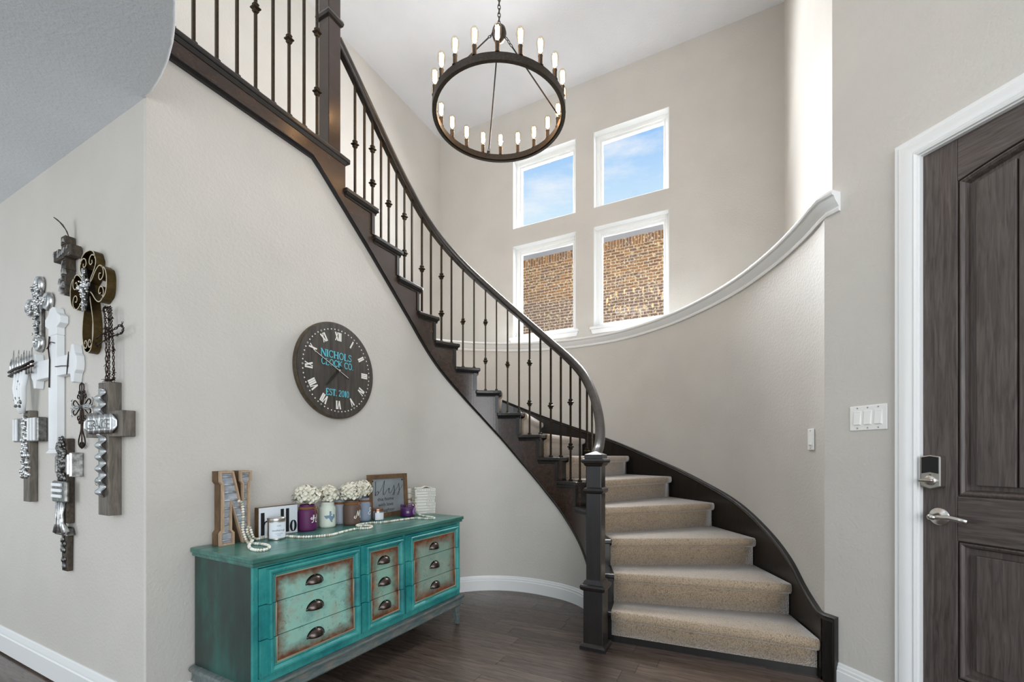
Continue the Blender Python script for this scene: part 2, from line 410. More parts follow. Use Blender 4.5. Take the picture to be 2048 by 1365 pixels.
# window wall with four openings
WY = [(.65, 1.467), (1.683, 2.504)]; WZ = [(2.63, 3.778), (3.998, 4.862)]
mb = MB(); ys = [-.6, WY[0][0], WY[0][1], WY[1][0], WY[1][1], YL+.1]; zs = [2.2, WZ[0][0], WZ[0][1], WZ[1][0], WZ[1][1], ZC]
for i in range(5):
    for j in range(5):
        if i in (1, 3) and j in (1, 3): continue
        mb.box(XW, XW+.16, ys[i], ys[i+1], zs[j], zs[j+1])
bmw = mb.mesh('wall_back'); bm = bmesh.new(); bm.from_mesh(bmw); bmesh.ops.remove_doubles(bm, verts=bm.verts, dist=1e-4)
dup = {}
for f_ in bm.faces: dup.setdefault(tuple(sorted(v.index for v in f_.verts)), []).append(f_)
bmesh.ops.delete(bm, geom=[f_ for l in dup.values() if len(l) > 1 for f_ in l], context='FACES'); bmesh.ops.recalc_face_normals(bm, faces=bm.faces); bm.to_mesh(bmw); bm.free()
bmw.materials.append(M['wall']); struct(link('wall_back', bmw), 'greige window wall above the stair', 'wall')
# right niche wall above the ledge
SQ = math.sqrt(.5); P0 = (2.769, -.404)
def dw(w_, h=0, z=0): return (P0[0]-w_*SQ-h*SQ, P0[1]-w_*SQ+h*SQ, z)     # w along door wall, h into the room
a = dw(.034); mb = MB()
mb.add([(a[0], a[1], 2.42), (XW+.02, -.388, 2.42), (XW+.02, -.5, 2.42), (a[0]+.1, a[1]-.12, 2.42), (a[0], a[1], ZC), (XW+.02, -.388, ZC), (XW+.02, -.5, ZC), (a[0]+.1, a[1]-.12, ZC)],
       [(0,3,2,1),(4,5,6,7),(0,1,5,4),(1,2,6,5),(2,3,7,6),(3,0,4,7)])
struct(mb.build('wall_right', M['wall'], bevel=.012), 'greige niche wall above the ledge', 'wall')
# curved outer stair wall
ts = frange(-88.42, 165, 2)
ow = wallstrip([op(t) for t in ts], [op(t, .06) for t in ts], [2.43]*len(ts)).build('wall_stair', M['wall'], auto=40); struct(ow, 'curved greige wall along the outside of the stair', 'wall')
# door wall with opening
DW0, DW1, DZ = .405, 1.49, 2.457
mb = MB()
def dbox(w0, w1, h0, h1, z0, z1, m=None):
    m = m or mb; p = [dw(w0,h0,z0), dw(w1,h0,z0), dw(w1,h1,z0), dw(w0,h1,z0), dw(w0,h0,z1), dw(w1,h0,z1), dw(w1,h1,z1), dw(w0,h1,z1)]
    return m.add(p, [(0,3,2,1),(4,5,6,7),(0,1,5,4),(1,2,6,5),(2,3,7,6),(3,0,4,7)])
dbox(-.005, DW0, -.12, 0, -.012, 2.43); dbox(-.05, .0, -.14, -.045, -.012, 2.43); dbox(.034, DW0, -.12, 0, 2.43, ZC); dbox(DW0, DW1, -.12, 0, DZ, ZC); dbox(DW1, 3.4, -.12, 0, -.012, ZC)
struct(mb.build('wall_front', M['wall'], auto=30), 'greige wall around the entrance door', 'wall')

# baseboards
def bprof(h=.125, t=.016): return [(0, 0), (-t, 0), (-t, h*.68), (-t*.75, h*.72), (-t*.75, h*.82), (-t*.45, h*.88), (-t*.45, h*.94), (-.003, h), (0, h)]
path = [ip(t, 0, 0) for t in frange(-74, 90, 3) + frange(90, tx(X0+.03), 20)[1:]]
struct(MB().sweep(path, bprof(), keepz=True).build('baseboard_left', M['trim'], auto=30), 'white baseboard curving below the stair', 'baseboard')
struct(MB().sweep([(X0, 2.27, 0), (X0, 6.0, 0)], [(a*-1, b) for a, b in bprof(.14)][::-1] if False else bprof(.14), keepz=True).build('baseboard_gallery', M['trim'], auto=30), 'white baseboard below the wall of crosses', 'baseboard')
struct(MB().sweep([dw(DW0-.08, 0, 0), dw(.066, 0, 0)], bprof(), keepz=True).build('baseboard_front', M['trim'], auto=30), 'white baseboard beside the entrance door', 'baseboard')

# ------------------------------------------------------------------ stair ledge (moulded cap of the curved wall)
path = [dw(.075, 0, 0), dw(.012, 0, 0)] + [op(t, 0, 0) for t in frange(-86.5, 120, 2.5)]
zB = 2.395
prof = [(0, zB), (-.012, zB), (-.016, zB+.012), (-.012, zB+.022), (-.022, zB+.034), (-.042, zB+.056), (-.046, zB+.068), (-.06, zB+.072), (-.064, zB+.082), (-.06, zB+.094), (0, zB+.095)]
led = MB().sweep(path, prof, keepz=True)
def outpt(t):
    d = (math.cos(R(t)), math.sin(R(t))); k = []
    if d[0] > 1e-6: k.append((XW-C[0])/d[0])
    if d[1] < -1e-6: k.append((-.40-C[1])/d[1])
    if d[1] > 1e-6: k.append((YL-C[1])/d[1])
    k = min(k); return (C[0]+d[0]*k, C[1]+d[1]*k)
ts = frange(-86, 89, 2.5); vs_ = []; fs_ = []
for t in ts:
    p = op(t, .0); q = outpt(t); vs_ += [(p[0], p[1], zB+.0949), (q[0], q[1], zB+.0949), (p[0], p[1], zB+.06), (q[0], q[1], zB+.06)]
for i in range(len(ts)-1): a = 4*i; fs_ += [(a, a+1, a+5, a+4), (a+2, a+6, a+7, a+3)]
led.add(vs_, fs_)
struct(led.build('trim_1', M['trim'], auto=35), 'white moulded ledge sweeping along the curved stair wall', 'ledge')

# ------------------------------------------------------------------ windows
def window(n, y0, y1, z0, z1, sill):
    root = bpy.data.objects.new('window_%d' % n, None); COL.objects.link(root); root.location = (XW, (y0+y1)/2, z0)
    struct(root, 'white framed stair window', 'window')
    cy = (y0+y1)/2; hw = (y1-y0)/2; H = z1-z0
    def ring(h0, w_, x0, x1, name):
        m = MB(); a = hw-h0
        m.box(x0, x1, -a, -a+w_, h0, H-h0); m.box(x0, x1, a-w_, a, h0, H-h0); m.box(x0, x1, -a+w_, a-w_, h0, h0+w_); m.box(x0, x1, -a+w_, a-w_, H-h0-w_, H-h0)
        return m.build(name, M['trim'], root, bevel=.003)
    m = MB(); T = .004        # painted reveal lining
    m.box(.001, .1, -hw, -hw+T, 0, H); m.box(.001, .1, hw-T, hw, 0, H); m.box(.001, .1, -hw, hw, H-T, H); m.box(.001, .1, -hw, hw, 0, T)
    m.build('reveal', M['trim'], root)
    ring(.0, .045, .085, .16, 'window_frame'); ring(.03, .04, .105, .15, 'sash')
    MB().box(.126, .131, -hw+.062, hw-.062, .062, H-.062).build('pane', M['pane'], root)
    if sill:
        m = MB(); m.box(-.035, .09, -hw-.04, hw+.04, -.025, .004); m.build('window_sill', M['trim'], root, bevel=.006)
        m = MB(); m.prism([(-hw-.03, -.025), (hw+.03, -.025), (hw+.015, -.075), (-hw-.015, -.075)], -.02, .0, lambda u, v, h: (h, u, v)); m.build('apron', M['trim'], root, bevel=.004)
n = 1
for (y0, y1) in WY:
    for j, (z0, z1) in enumerate(WZ): window(n, y0, y1, z0, z1, j == 0); n += 1

# ------------------------------------------------------------------ neighbouring brick house
nh = thing('brick_house', 'brown and tan brick house with grey eave outside the windows', 'house', (9.8, 3, 0))
MB().box(-.0035, .3, -6, 5, -1.2, 5.99).build('mortar_wall', paint('pale_mortar', (226, 214, 194), .9, 30, .3, .004, .05), nh)
m = MB(); m.box(-.75, .3, -6, 5, 5.98, 6.03); m.box(-.78, -.75, -6, 5, 5.96, 6.2); m.build('soffit', base('grey_soffit', (206, 212, 222), .6)[0], nh)
MB().add([(-.8, -6, 6.2), (-.8, 5, 6.2), (4, 5, 7.7), (4, -6, 7.7)], [(0, 1, 2, 3)]).build('roof', paint('grey_shingle_roof', (92, 88, 86), .9, 40, .5, .01, .1), nh, solid=.05)
def brickmat():
    m, t, b = base('mottled_brown_brick', (120, 86, 60), .85); v = coords(t); oi = t.nodes.new('ShaderNodeObjectInfo')
    c1 = ramp(t, oi.outputs['Random'], [(0, (128, 88, 58)), (.35, (166, 116, 68)), (.6, (122, 94, 82)), (.8, (184, 132, 78)), (1, (140, 96, 62))])
    mpn = t.nodes.new('ShaderNodeVectorMath'); mpn.operation = 'ADD'; t.links.new(v, mpn.inputs[0])
    cmb = t.nodes.new('ShaderNodeCombineXYZ'); t.links.new(mth(t, 'MULTIPLY', oi.outputs['Random'], 90), cmb.inputs[1]); t.links.new(cmb.outputs[0], mpn.inputs[1])
    nn = noise(t, mpn.outputs[0], 16, 4, .6)
    c = mixc(t, ramp_f(t, nn, .53, .66), c1, (240, 214, 164)); t.links.new(c, b.inputs['Base Color']); return m
bmat = brickmat()
def bm_(l, h):
    me = MB().box(-.008, .02, -l/2, l/2, -h/2, h/2).mesh('brick'); me.materials.append(bmat); return me
BL, BH, CO = .197, .053, .0677
bfull = bm_(BL-.006, BH); bsold = bm_(.058, .19); extra = MB()
cand = []
ztop = 5.985 - .2
for c_ in range(44):
    z = ztop - CO*(c_+.5)
    for k in range(-22, 42):
        y = k*(BL+.006) + (0 if c_ % 2 else (BL+.006)/2) + rnd.uniform(-.004, .004)
        cand.append((y, z, bfull, (BL-.006), BH))
sold = [(k*.068, 5.985-.1, bsold, .058, .19) for k in range(-66, 125)]
def seen(y, z):
    for (y0, y1) in WY:
        a = y0*2-.1; b = y1*2+.1
        if a < y < b and 4.0 < z < 6: return True
    return False
vis = [q for q in cand if seen(q[0], q[1])]; vis.sort(key=lambda q: (abs(q[0]-3.2) > 1.9, -q[1])); keep = set(id(q) for q in vis[:240])
ns = 0
for q in cand + sold:
    y, z, me, l_, h_ = q
    ind = id(q) in keep or (me is bsold and seen(y, z) and ns < 55)
    if ind:
        if me is bsold: ns += 1
        o = link('brick', me, nh); o.location = (0, y-3, z)
    else: extra.box(-.008, .02, y-3-l_/2, y-3+l_/2, z-h_/2, z+h_/2)
ex = extra.build('brick_courses', brickmat(), nh); tag(ex, kind='stuff')

# ------------------------------------------------------------------ entrance door
door = bpy.data.objects.new('door_1', None); COL.objects.link(door); door.location = dw(DW0, 0, 0); door.rotation_euler = (0, 0, R(-135))
struct(door, 'dark weathered wooden entrance door with arched panel', 'door')
# local frame of the door: x along the wall to the right, y out of the room (into the wall), z up
DWID = DW1-DW0; YS = .018; st = .118
def arch(xx, z0, Rr, cx): return z0 - (xx-cx)**2/(2*Rr)
cxd = DWID/2
DL = lambda u, v, h: (u, -h, v)
door.rotation_euler = (0, 0, R(225))
# with rz=225deg local +x = (-.707,-.707); local +y = (.707,-.707) which points away from the room
for x0 in (.004, DWID-st-.004): MB().box(x0, x0+st, YS, YS+.045, .008, DZ-.006).build('stile', M['door'], door, bevel=.003)
MB().box(st+.004, DWID-st-.004, YS, YS+.045, .82, 1.0).build('lock_rail', M['door_rail'], door, bevel=.003)
MB().box(st+.004, DWID-st-.004, YS, YS+.045, .008, .26).build('bottom_rail', M['door_rail'], door, bevel=.003)
xs = frange(st+.004, DWID-st-.004, .05); a0, a1 = 2.338, 1.46
top = [(x_, arch(x_, a0, a1, cxd)) for x_ in xs] + [(xs[-1], DZ-.006), (xs[0], DZ-.006)]
MB().prism(top, -YS-.045, -YS, DL).build('top_rail', M['door_rail'], door, bevel=.003)
# panel mouldings
def ringpoly(inset, arched):
    x0, x1 = st+.004+inset, DWID-st-.004-inset
    if arched:
        return [(x0, 1.0+inset), (x1, 1.0+inset)] + [(x_, arch(x_, a0, a1, cxd)-inset) for x_ in [x1+(x0-x1)*i/18 for i in range(19)]]
    return [(x0, .26+inset), (x1, .26+inset), (x1, .82-inset), (x0, .82-inset)]
for arched in (True, False):
    m = MB(); lv = [(0, -.018), (.004, -.018), (.006, -.003), (.012, -.001), (.020, -.008), (.024, -.020), (.028, -.030)]
    rings = [[DL(u, v, -YS+h) for u, v in ringpoly(i_, arched)] for i_, h in lv]; n_ = len(rings[0]); base_i = 0
    for k in range(len(rings)-1):
        m.add(rings[k]+rings[k+1], [(i, (i+1) % n_, (i+1) % n_+n_, i+n_) for i in range(n_)])
    m.build('panel_moulding', M['door'], door, auto=30)
    m = MB(); pl = ringpoly(.02, arched); m.prism(pl, -YS-.044, -YS-.029, DL); m.build('panel_bed', M['door'], door)
    if arched:
        e = st+.052; g = .122; x_ = e; 
        while x_ < DWID-e-.01:
            x2 = min(x_+g, DWID-e)
            pp = [(x_+.0025, 1.045), (x2-.0025, 1.045)] + [(q, arch(q, a0, a1, cxd)-.048) for q in frange(x2-.0025, x_+.0025, .04)]
            MB().prism(pp, -YS-.032, -YS-.011, DL).build('panel_board', M['door'], door, bevel=.004); x_ = x2
    else:
        MB().prism(ringpoly(.05, False), -YS-.032, -YS-.012, DL).build('raised_panel', M['door'], door, bevel=.005)
# lever handle
lx, lz = .064, .911
m = MB(); m.lathe([(0, 0), (.034, 0), (.036, .004), (.031, .009), (.018, .011), (.013, .018), (.011, .045), (0, .047)], 28)
ro = m.build('lever_rose', M['nickel'], door, smooth=True, auto=50); ro.location = (lx, YS, lz); ro.rotation_euler = (R(90), 0, 0)
pth = [(-.004, -.05, 0), (.01, -.052, -.001), (.03, -.052, .001), (.055, -.05, .004), (.085, -.048, -.001), (.112, -.047, -.006)]
lv_ = MB().sweep(pth, [(.006*math.cos(R(a)), .0095*math.sin(R(a))) for a in range(0, 360, 30)])
lv_.lathe([(0, -.012), (.012, -.010), (.017, 0), (.012, .010), (0, .012)], 18, (0, -.05, 0))
lo = lv_.build('lever', M['nickel'], ro, smooth=True); lo.rotation_euler = (R(-90), 0, 0)
# smart deadbolt
db = MB(); u0, u1, v0, v1 = .014, .084, 1.03, 1.165; cx_ = (u0+u1)/2
db.prism([(u0, v0+.006), (cx_, v0-.006), (u1, v0+.006), (u1, v1-.003), (cx_, v1+.003), (u0, v1-.003)], -YS, -YS+.034, DL)
d_o = db.build('deadbolt', M['nickel'], door, bevel=.004)
MB().prism([(u0+.006, 1.09), (cx_, 1.096), (u1-.006, 1.09), (u1-.006, v1-.007), (cx_, v1-.002), (u0+.006, v1-.007)], -YS+.03, -YS+.0365, DL).build('deadbolt_cover', M['black_gloss'], d_o, bevel=.001)
tl = MB(); tl.lathe([(0, 0), (.02, 0), (.021, .004), (.017, .009), (0, .01)], 24)
to_ = tl.build('thumbturn_base', M['nickel'], d_o, auto=50); to_.location = (cx_, YS-.033, 1.061); to_.rotation_euler = (R(90), 0, 0)
tt = MB().box(-.034, .02, -.022, -.008, -.007, .007).build('thumbturn', M['nickel'], d_o, bevel=.006); tt.location = (cx_, YS-.033, 1.061)
MB().box(cx_-.003, cx_+.004, YS-.0355, YS-.033, 1.083, 1.086).build('indicator', M['black'], d_o)
for z_, h_ in ((1.062, .03), (.908, .03)):
    m = MB(); m.prism([(-.006+.006*math.cos(R(a)) , z_+h_*math.sin(R(a))) for a in range(0, 360, 20)], -YS, .001, lambda u, v, h: (u, -h, v)); m.build('strike_plate', M['dark_metal'], door)
# casing
def casing(path):
    pr = [(0, 0), (0, .012), (.010, .016), (.014, .012), (.02, .016), (.045, .024), (.062, .022), (.066, .018), (.078, .02), (.08, 0)]
    m = MB(); n_ = len(path); vs_ = []; fs_ = []
    for (w_, z_, dx, dz) in path:
        for o_, h_ in pr: vs_.append(dw(w_-o_*dx, h_, z_+o_*dz))
    k = len(pr)
    for i in range(n_-1):
        for j in range(k-1): fs_.append((i*k+j, (i+1)*k+j, (i+1)*k+j+1, i*k+j+1))
    return m.add(vs_, fs_)
struct(casing([(DW0, -.0, 1, 0), (DW0, DZ, 1, 1), (DW1, DZ, -1, 1), (DW1, 0, -1, 0)]).build('trim_2', M['trim'], auto=25), 'white moulded casing around the entrance door', 'door casing')
m = MB(); dbox(DW0-.001, DW0+.006, -.12, .001, 0, DZ, m); dbox(DW0, DW1, -.12, .001, DZ-.006, DZ+.001, m); dbox(DW1-.006, DW1+.001, -.12, .001, 0, DZ, m)
struct(m.build('trim_3', M['trim']), 'white door jamb', 'door jamb')

# ------------------------------------------------------------------ wall switches
def plate(name, label, gangs, wd, hgt, fnM, loc, rz):
    t = thing(name, label, 'light switch', loc, rz)
    MB().box(-wd/2, wd/2, -.006, 0, -hgt/2, hgt/2).build('cover_plate', M['white_plastic'], t, bevel=.003)
    for g in range(gangs):
        cx = (g-(gangs-1)/2)*.046
        MB().box(cx-.017, cx+.017, -.0075, -.004, -.034, .034).build('rocker_frame', M['white_plastic'], t, bevel=.001)
        rk = MB().add([(cx-.015, -.013, -.031), (cx+.015, -.013, -.031), (cx+.015, -.007, .031), (cx-.015, -.007, .031), (cx-.015, -.004, -.031), (cx+.015, -.004, -.031), (cx+.015, -.004, .031), (cx-.015, -.004, .031)], [(0,1,2,3),(4,7,6,5),(0,4,5,1),(1,5,6,2),(2,6,7,3),(3,7,4,0)]).build('rocker', M['white_plastic'], t, bevel=.001)
        for zz in (-.048, .048): MB().box(cx-.003, cx+.003, -.0068, -.005, zz-.003, zz+.003).build('screw', M['nickel'], t)
    return t
plate('light_switch', 'white triple rocker switch plate beside the entrance door', 3, .165, .118, None, dw(.205, 0, 1.345), R(225))
p = op(-83.9, -.002); q = op(-83.0); q2 = op(-85.0); ang = math.atan2(q[1]-q2[1], q[0]-q2[0])
plate('light_switch', 'white single rocker switch on the curved stair wall', 1, .072, .118, None, (p[0], p[1], 1.255), ang+math.pi)

# ------------------------------------------------------------------ staircase
stair = thing('staircase', 'curved dark stained staircase rising along the greige walls', 'staircase', (C[0], C[1], 0))
OFF = Vector((C[0], C[1], 0))
def sb(mbx, name, mat, **k):                     # build in stair frame
    mbx.v = [(a-C[0], b-C[1], c) for a, b, c in mbx.v]; return mbx.build(name, mat, stair, **k)
def noseline(k):                                 # k = 1..16: inner point, outer point, unit vector up the stair
    A = Vector(ip(NI[k-1], -.03)); B = Vector(op(NO[k-1], -.0)); d = (B-A).normalized()
    e = Vector((-d.y, d.x))
    return A, B, e
for k in range(1, 16):
    z = RISE*k; m = MB(); vs_ = []; n_ = 6
    A, B, e = noseline(k); A2, B2, e2 = noseline(k+1); A2 = A2+e2*.05; B2 = B2+e2*.05
    ti = frange(NI[k-1], NI[k]+4, (NI[k]+4-NI[k-1])/n_); to = frange(NO[k-1], NO[k]+1, (NO[k]+1-NO[k-1])/n_)
    ti = [NI[k-1]+(NI[k]+3.5-NI[k-1])*i/n_ for i in range(n_+1)]; to = [NO[k-1]+(NO[k]+1-NO[k-1])*i/n_ for i in range(n_+1)]
    for i in range(n_+1):
        a_ = ip(ti[i], -.036); b_ = op(to[i], -.004)
        vs_ += [(*a_, z), (*b_, z), (*b_, z-.03), (*a_, z-.03)]
    fs_ = []
    for i in range(n_):
        q = 4*i
        for j in range(4): fs_.append((q+j, q+4+j, q+4+(j+1) % 4, q+(j+1) % 4))
    fs_ += [(0,1,2,3), (4*n_+3, 4*n_+2, 4*n_+1, 4*n_)]
    sb(m.add(vs_, fs_), 'tread', M['stain'], bevel=.008)
for k in range(1, 17):
    A, B, e = noseline(k); ai = Vector(ip(NI[k-1], -.012)); s0 = ai+e*.03; s1 = B+e*.03; t_ = e*.02
    z0, z1 = RISE*(k-1), RISE*k-.03
    m = MB().add([(s0.x,s0.y,z0),(s1.x,s1.y,z0),(s1.x+t_.x,s1.y+t_.y,z0),(s0.x+t_.x,s0.y+t_.y,z0),(s0.x,s0.y,z1),(s1.x,s1.y,z1),(s1.x+t_.x,s1.y+t_.y,z1),(s0.x+t_.x,s0.y+t_.y,z1)], [(0,3,2,1),(4,5,6,7),(0,1,5,4),(1,2,6,5),(2,3,7,6),(3,0,4,7)])
    sb(m, 'riser', M['stain'])
# cut string: saw-tooth top, smooth bottom
RI = [NI[k]+2.7 for k in range(16)]
def ztop_(t):
    k = sum(1 for r_ in RI if r_ <= t); return RISE*k-.03
ts = [RI[0]-.5]
for k in range(16):
    if k: ts += frange(RI[k-1]+.02, RI[k]-.02, 2)
ts += frange(RI[15]+.02, tx(1.795), 1)
def zbs(t): return max(0.0, zb(t))
m = MB(); vs_ = []; fs_ = []
for t in ts:
    zt = max(zbs(t)+.004, ztop_(t)); a_ = ip(t, -.014); b_ = ip(t, .03)
    vs_ += [(*a_, zbs(t)), (*a_, zt), (*b_, zt), (*b_, zbs(t))]
for i in range(len(ts)-1):
    q = 4*i
    for j in range(4): fs_.append((q+j, q+4+j, q+4+(j+1) % 4, q+(j+1) % 4))
fs_ += [(0,1,2,3), (len(vs_)-1, len(vs_)-2, len(vs_)-3, len(vs_)-4)]
sb(m.add(vs_, fs_), 'inner_stringer', M['stain_fascia'])
# bead along the lower edge of string and landing fascia
ts = [t for t in frange(-70, 90, 2.5) + frange(90, tx(1.775), 4)[1:] if zb(t) > .0]
pth = [ip(t, 0, zb(t)) for t in ts] + [(X0+.02, YC, 2.938), ]
sec = [(0, -.014), (-.017, -.013), (-.022, -.006), (-.016, .0), (-.021, .006), (-.017, .013), (0, .014)]
sb(MB().sweep(pth, sec, keepz=True), 'stringer_bead', M['stain'], auto=30)
# small mouldings below each return nosing and along each riser edge
for k in range(1, 16):
    z = RISE*k; t0 = RI[k-1]; t1 = RI[k]
    pth = [ip(t, -.014, z-.03) for t in frange(t0-1.2, t1+.3, 3)]
    sb(MB().sweep(pth, [(0, 0), (-.018, 0), (-.016, -.006), (-.006, -.016), (-.004, -.024), (0, -.024)], keepz=True), 'nosing_cove', M['stain'], auto=30)
    if z-RISE > -.01:
        a_ = [ip(t, -.014) for t in (t0, t0+2.2)]; b_ = [ip(t, -.021) for t in (t0, t0+2.2)]
        z0, z1 = max(RISE*(k-1), zbs(t0)), z-.03
        sb(MB().add([(*b_[0], z0), (*b_[1], z0), (*a_[1], z0), (*a_[0], z0), (*b_[0], z1), (*b_[1], z1), (*a_[1], z1), (*a_[0], z1)], [(0,3,2,1),(4,5,6,7),(0,1,5,4),(1,2,6,5),(2,3,7,6),(3,0,4,7)]), 'riser_edge', M['stain'])
# outer skirt board
zsk = lambda t: interp(t, [-90, -87.5, -82.5, -77.5, -69.7, -57.5, -42.2, -25.2, -9.5, 10.7, 26.6, 41.5, 56, 71, 87, 104.6, 150], [.332, .334, .40, .515, .643, .80, .952, 1.13, 1.328, 1.588, 1.818, 2.02, 2.21, 2.40, 2.59, 2.79, 3.2])
ts = frange(-88.6, -50, 1.2) + frange(-50, 150, 2.5)[1:]; m = MB(); vs_ = []; fs_ = []
for t in ts:
    a_ = op(t, -.018); b_ = op(t, .003); z0 = max(0, zo(t)-.35)
    vs_ += [(*a_, z0), (*a_, zsk(t)), (*b_, zsk(t)), (*b_, z0)]
for i in range(len(ts)-1):
    q = 4*i
    for j in range(4): fs_.append((q+j, q+4+j, q+4+(j+1) % 4, q+(j+1) % 4))
sk = sb(m.add(vs_, fs_), 'outer_skirt', M['stain'])
pth = [dw(.064, 0, .335), dw(.006, 0, .335)] + [op(t, 0, zsk(t)) for t in ts[1:]]
sb(MB().sweep(pth, [(0, -.016), (-.022, -.016), (-.027, -.008), (-.022, 0), (-.028, .008), (-.022, .014), (0, .016)], keepz=True), 'skirt_cap', M['stain'], auto=30)
m = MB(); dbox(-.004, .064, -.002, .02, 0, .33, m); sb(m, 'skirt_end_board', M['stain'])
m = MB(); dbox(.052, .066, 0, .027, 0, .345, m); sb(m, 'skirt_end_bead', M['stain'], bevel=.004)

# landing and its fascia
land = thing('stair_landing', 'dark stained upper landing edge with moulded fascia', 'landing', (1.5, YC, 2.9))
def lb(mbx, name, mat, **k):
    mbx.v = [(a-1.5, b-YC, c-2.9) for a, b, c in mbx.v]; return mbx.build(name, mat, land, **k)
ZLd = RISE*16
lb(MB().box(X0-.02, 2.02, YC+.03, YL, 2.99, ZLd-.03), 'landing_deck', M['stain'])
lb(MB().box(X0-.02, 2.05, YC-.03, YL, ZLd-.03, ZLd), 'landing_nosing', M['stain'], bevel=.008)
lb(MB().box(X0+.001, 1.7953, YC-.014, YC+.04, 2.94, ZLd-.03), 'fascia_board', M['stain_fascia'])
lb(MB().sweep([(2.02, YC-.014, ZLd-.03), (X0, YC-.014, ZLd-.03)], [(0, 0), (-.010, 0), (-.009, -.006), (-.004, -.014), (-.003, -.02), (0, -.02)], keepz=True), 'fascia_cove', M['stain'], auto=30)

# ------------------------------------------------------------------ carpet runner
run = thing('carpet_runner', 'beige looped carpet runner covering the curved stairs', 'carpet', (C[0], C[1], 0))
TH = .0053
for k in range(1, 16):
    def edge(j):
        a_ = Vector(ip(NI[j], -.036)); b_ = Vector(op(NO[j], -.004)); d_ = (b_-a_).normalized(); return a_+d_*.141, b_-d_*.016
    A, B = edge(k-1); A2, B2 = edge(k)
    zt = RISE*k; zb_ = RISE*(k-1) + (TH if k > 1 else .045); n_ = 14; vs_ = []
    for i in range(n_+1):
        l_ = i/n_; N0 = A.lerp(B, l_); N1 = A2.lerp(B2, l_)
        # follow the curved plan of the tread edges
        t_i = NI[k-1]*(1-l_)+NO[k-1]*l_
        e = (N1-N0); D = e.length; e = e/D
        prof = [(.024, zb_), (.024, zt-.056), (.020, zt-.050), (.004, zt-.044), (-.005, zt-.036), (-.0075, zt-.024), (-.0075, zt-.006), (-.003, zt+.003), (.006, zt+TH), (D*.5, zt+TH), (D+.028, zt+TH)]
        for d_, z_ in prof: vs_.append((N0.x+e.x*d_-C[0], N0.y+e.y*d_-C[1], z_))
    mm = 11; fs_ = [(i*mm+j, (i+1)*mm+j, (i+1)*mm+j+1, i*mm+j+1) for i in range(n_) for j in range(mm-1)]
    m = MB(); m.v = vs_; m.f = fs_
    me = m.mesh('carpet_step')
    me.materials.append(M['carpet'])
    o = link('carpet_step', me, run, auto=60)
    md = o.modifiers.new('solid', 'SOLIDIFY'); md.thickness = .011; md.offset = 0

# ------------------------------------------------------------------ railing
rail = thing('stair_railing', 'curved stair railing with dark handrail, iron balusters and box newel', 'railing', (2.62, .772, 0))
RL = (2.62, .772)
def rb(mbx, name, mat, parent=None, **k):
    mbx.v = [(a-RL[0], b-RL[1], c) for a, b, c in mbx.v]; return mbx.build(name, mat, parent or rail, **k)
TR = [-97, -88, -76, -63, -49, -35, -1, 34, 60, 87.5, 104.5, 125, 144.5, 151]
VR = [1.135, 1.17, 1.29, 1.46, 1.648, 1.838, 2.22, 2.609, 2.868, 3.125, 3.27, 3.478, 3.684, 3.75]
zr = lambda t: interp(t, TR, VR)
pth = [(2.645, .79, 1.09)] + [ip(t, .015, zr(t)) for t in frange(-90, 90, 2) + frange(90, tx(1.955), 3)[1:]]
rsec = [(-.019, 0), (-.019, .012), (-.031, .022), (-.033, .036), (-.028, .05), (-.016, .060), (0, .063), (.016, .060), (.028, .05), (.033, .036), (.031, .022), (.019, .012), (.019, 0)]
rb(MB().sweep(pth, rsec), 'handrail', M['rail'], auto=50)
# newel post
nw = MB(); c0 = (2.62, .772)
nw.frus(*c0, 0, .36, .060, .060); nw.frus(*c0, .40, 1.13, .0465, .0465)
newel = rb(nw, 'newel_post', M['stain'], bevel=.003)
for nm, lv_ in (('base_moulding', [(0, .078), (.02, .078), (.03, .07), (.036, .061)]), ('block_collar', [(.352, .062), (.36, .074), (.376, .078), (.386, .074), (.392, .062), (.408, .056), (.416, .047)]),
                ('neck_collar', [(.935, .047), (.942, .058), (.954, .062), (.966, .058), (.974, .047)]), ('cap', [(1.10, .047), (1.106, .054), (1.118, .060), (1.122, .068), (1.135, .071), (1.145, .066), (1.148, .055), (1.168, .055), (1.172, .053), (1.192, .002)])):
    m = MB()
    for (z0, h0), (z1, h1) in zip(lv_[:-1], lv_[1:]): m.frus(*c0, z0, z1, h0, h1)
    rb(m, nm, M['stain'], newel)
# balusters
colm = MB()
for z0, z1, h0, h1 in ((-.03, -.022, .0085, .0125), (-.022, -.018, .0125, .0125), (-.018, -.008, .009, .019), (-.008, -.002, .019, .019), (-.002, .008, .019, .009), (.012, .016, .0125, .0125), (.016, .024, .0125, .0085), (.006, .012, .009, .0125)):
    colm.frus(0, 0, z0, z1, h0, h1)
colmesh = colm.mesh('collar'); colmesh.materials.append(M['iron'])
shoem = MB().frus(0, 0, 0, .012, .013, .012).frus(0, 0, .012, .018, .012, .007).mesh('shoe'); shoem.materials.append(M['iron'])
def baluster(parent, off, x, y, z0, z1, rz, style):
    b = MB().box(-.0062, .0062, -.0062, .0062, 0, z1-z0).build('baluster', M['iron'], parent); b.location = (x-off[0], y-off[1], z0-off[2]); b.rotation_euler = (0, 0, rz)
    s_ = link('shoe', shoem, b)
    H = z1-z0; zs_ = {0: [], 1: [H*.47], 2: [H*.30, H*.68]}[style]
    for z in zs_: c_ = link('collar', colmesh, b); c_.location = (0, 0, z)
BT = [140.2,133.2,126.9,120.0,113.4,106.5,99.1,91.8,82.3,74.5,66.0,58.3,49.8,41.8,33.6,25.7,17.7,9.3,1.3,-7.1,-15.2,-22.9,-30.6,-38.7,-46.1,-53.0,-65.9,-74.0]
pat = [1, 0, 2, 0]
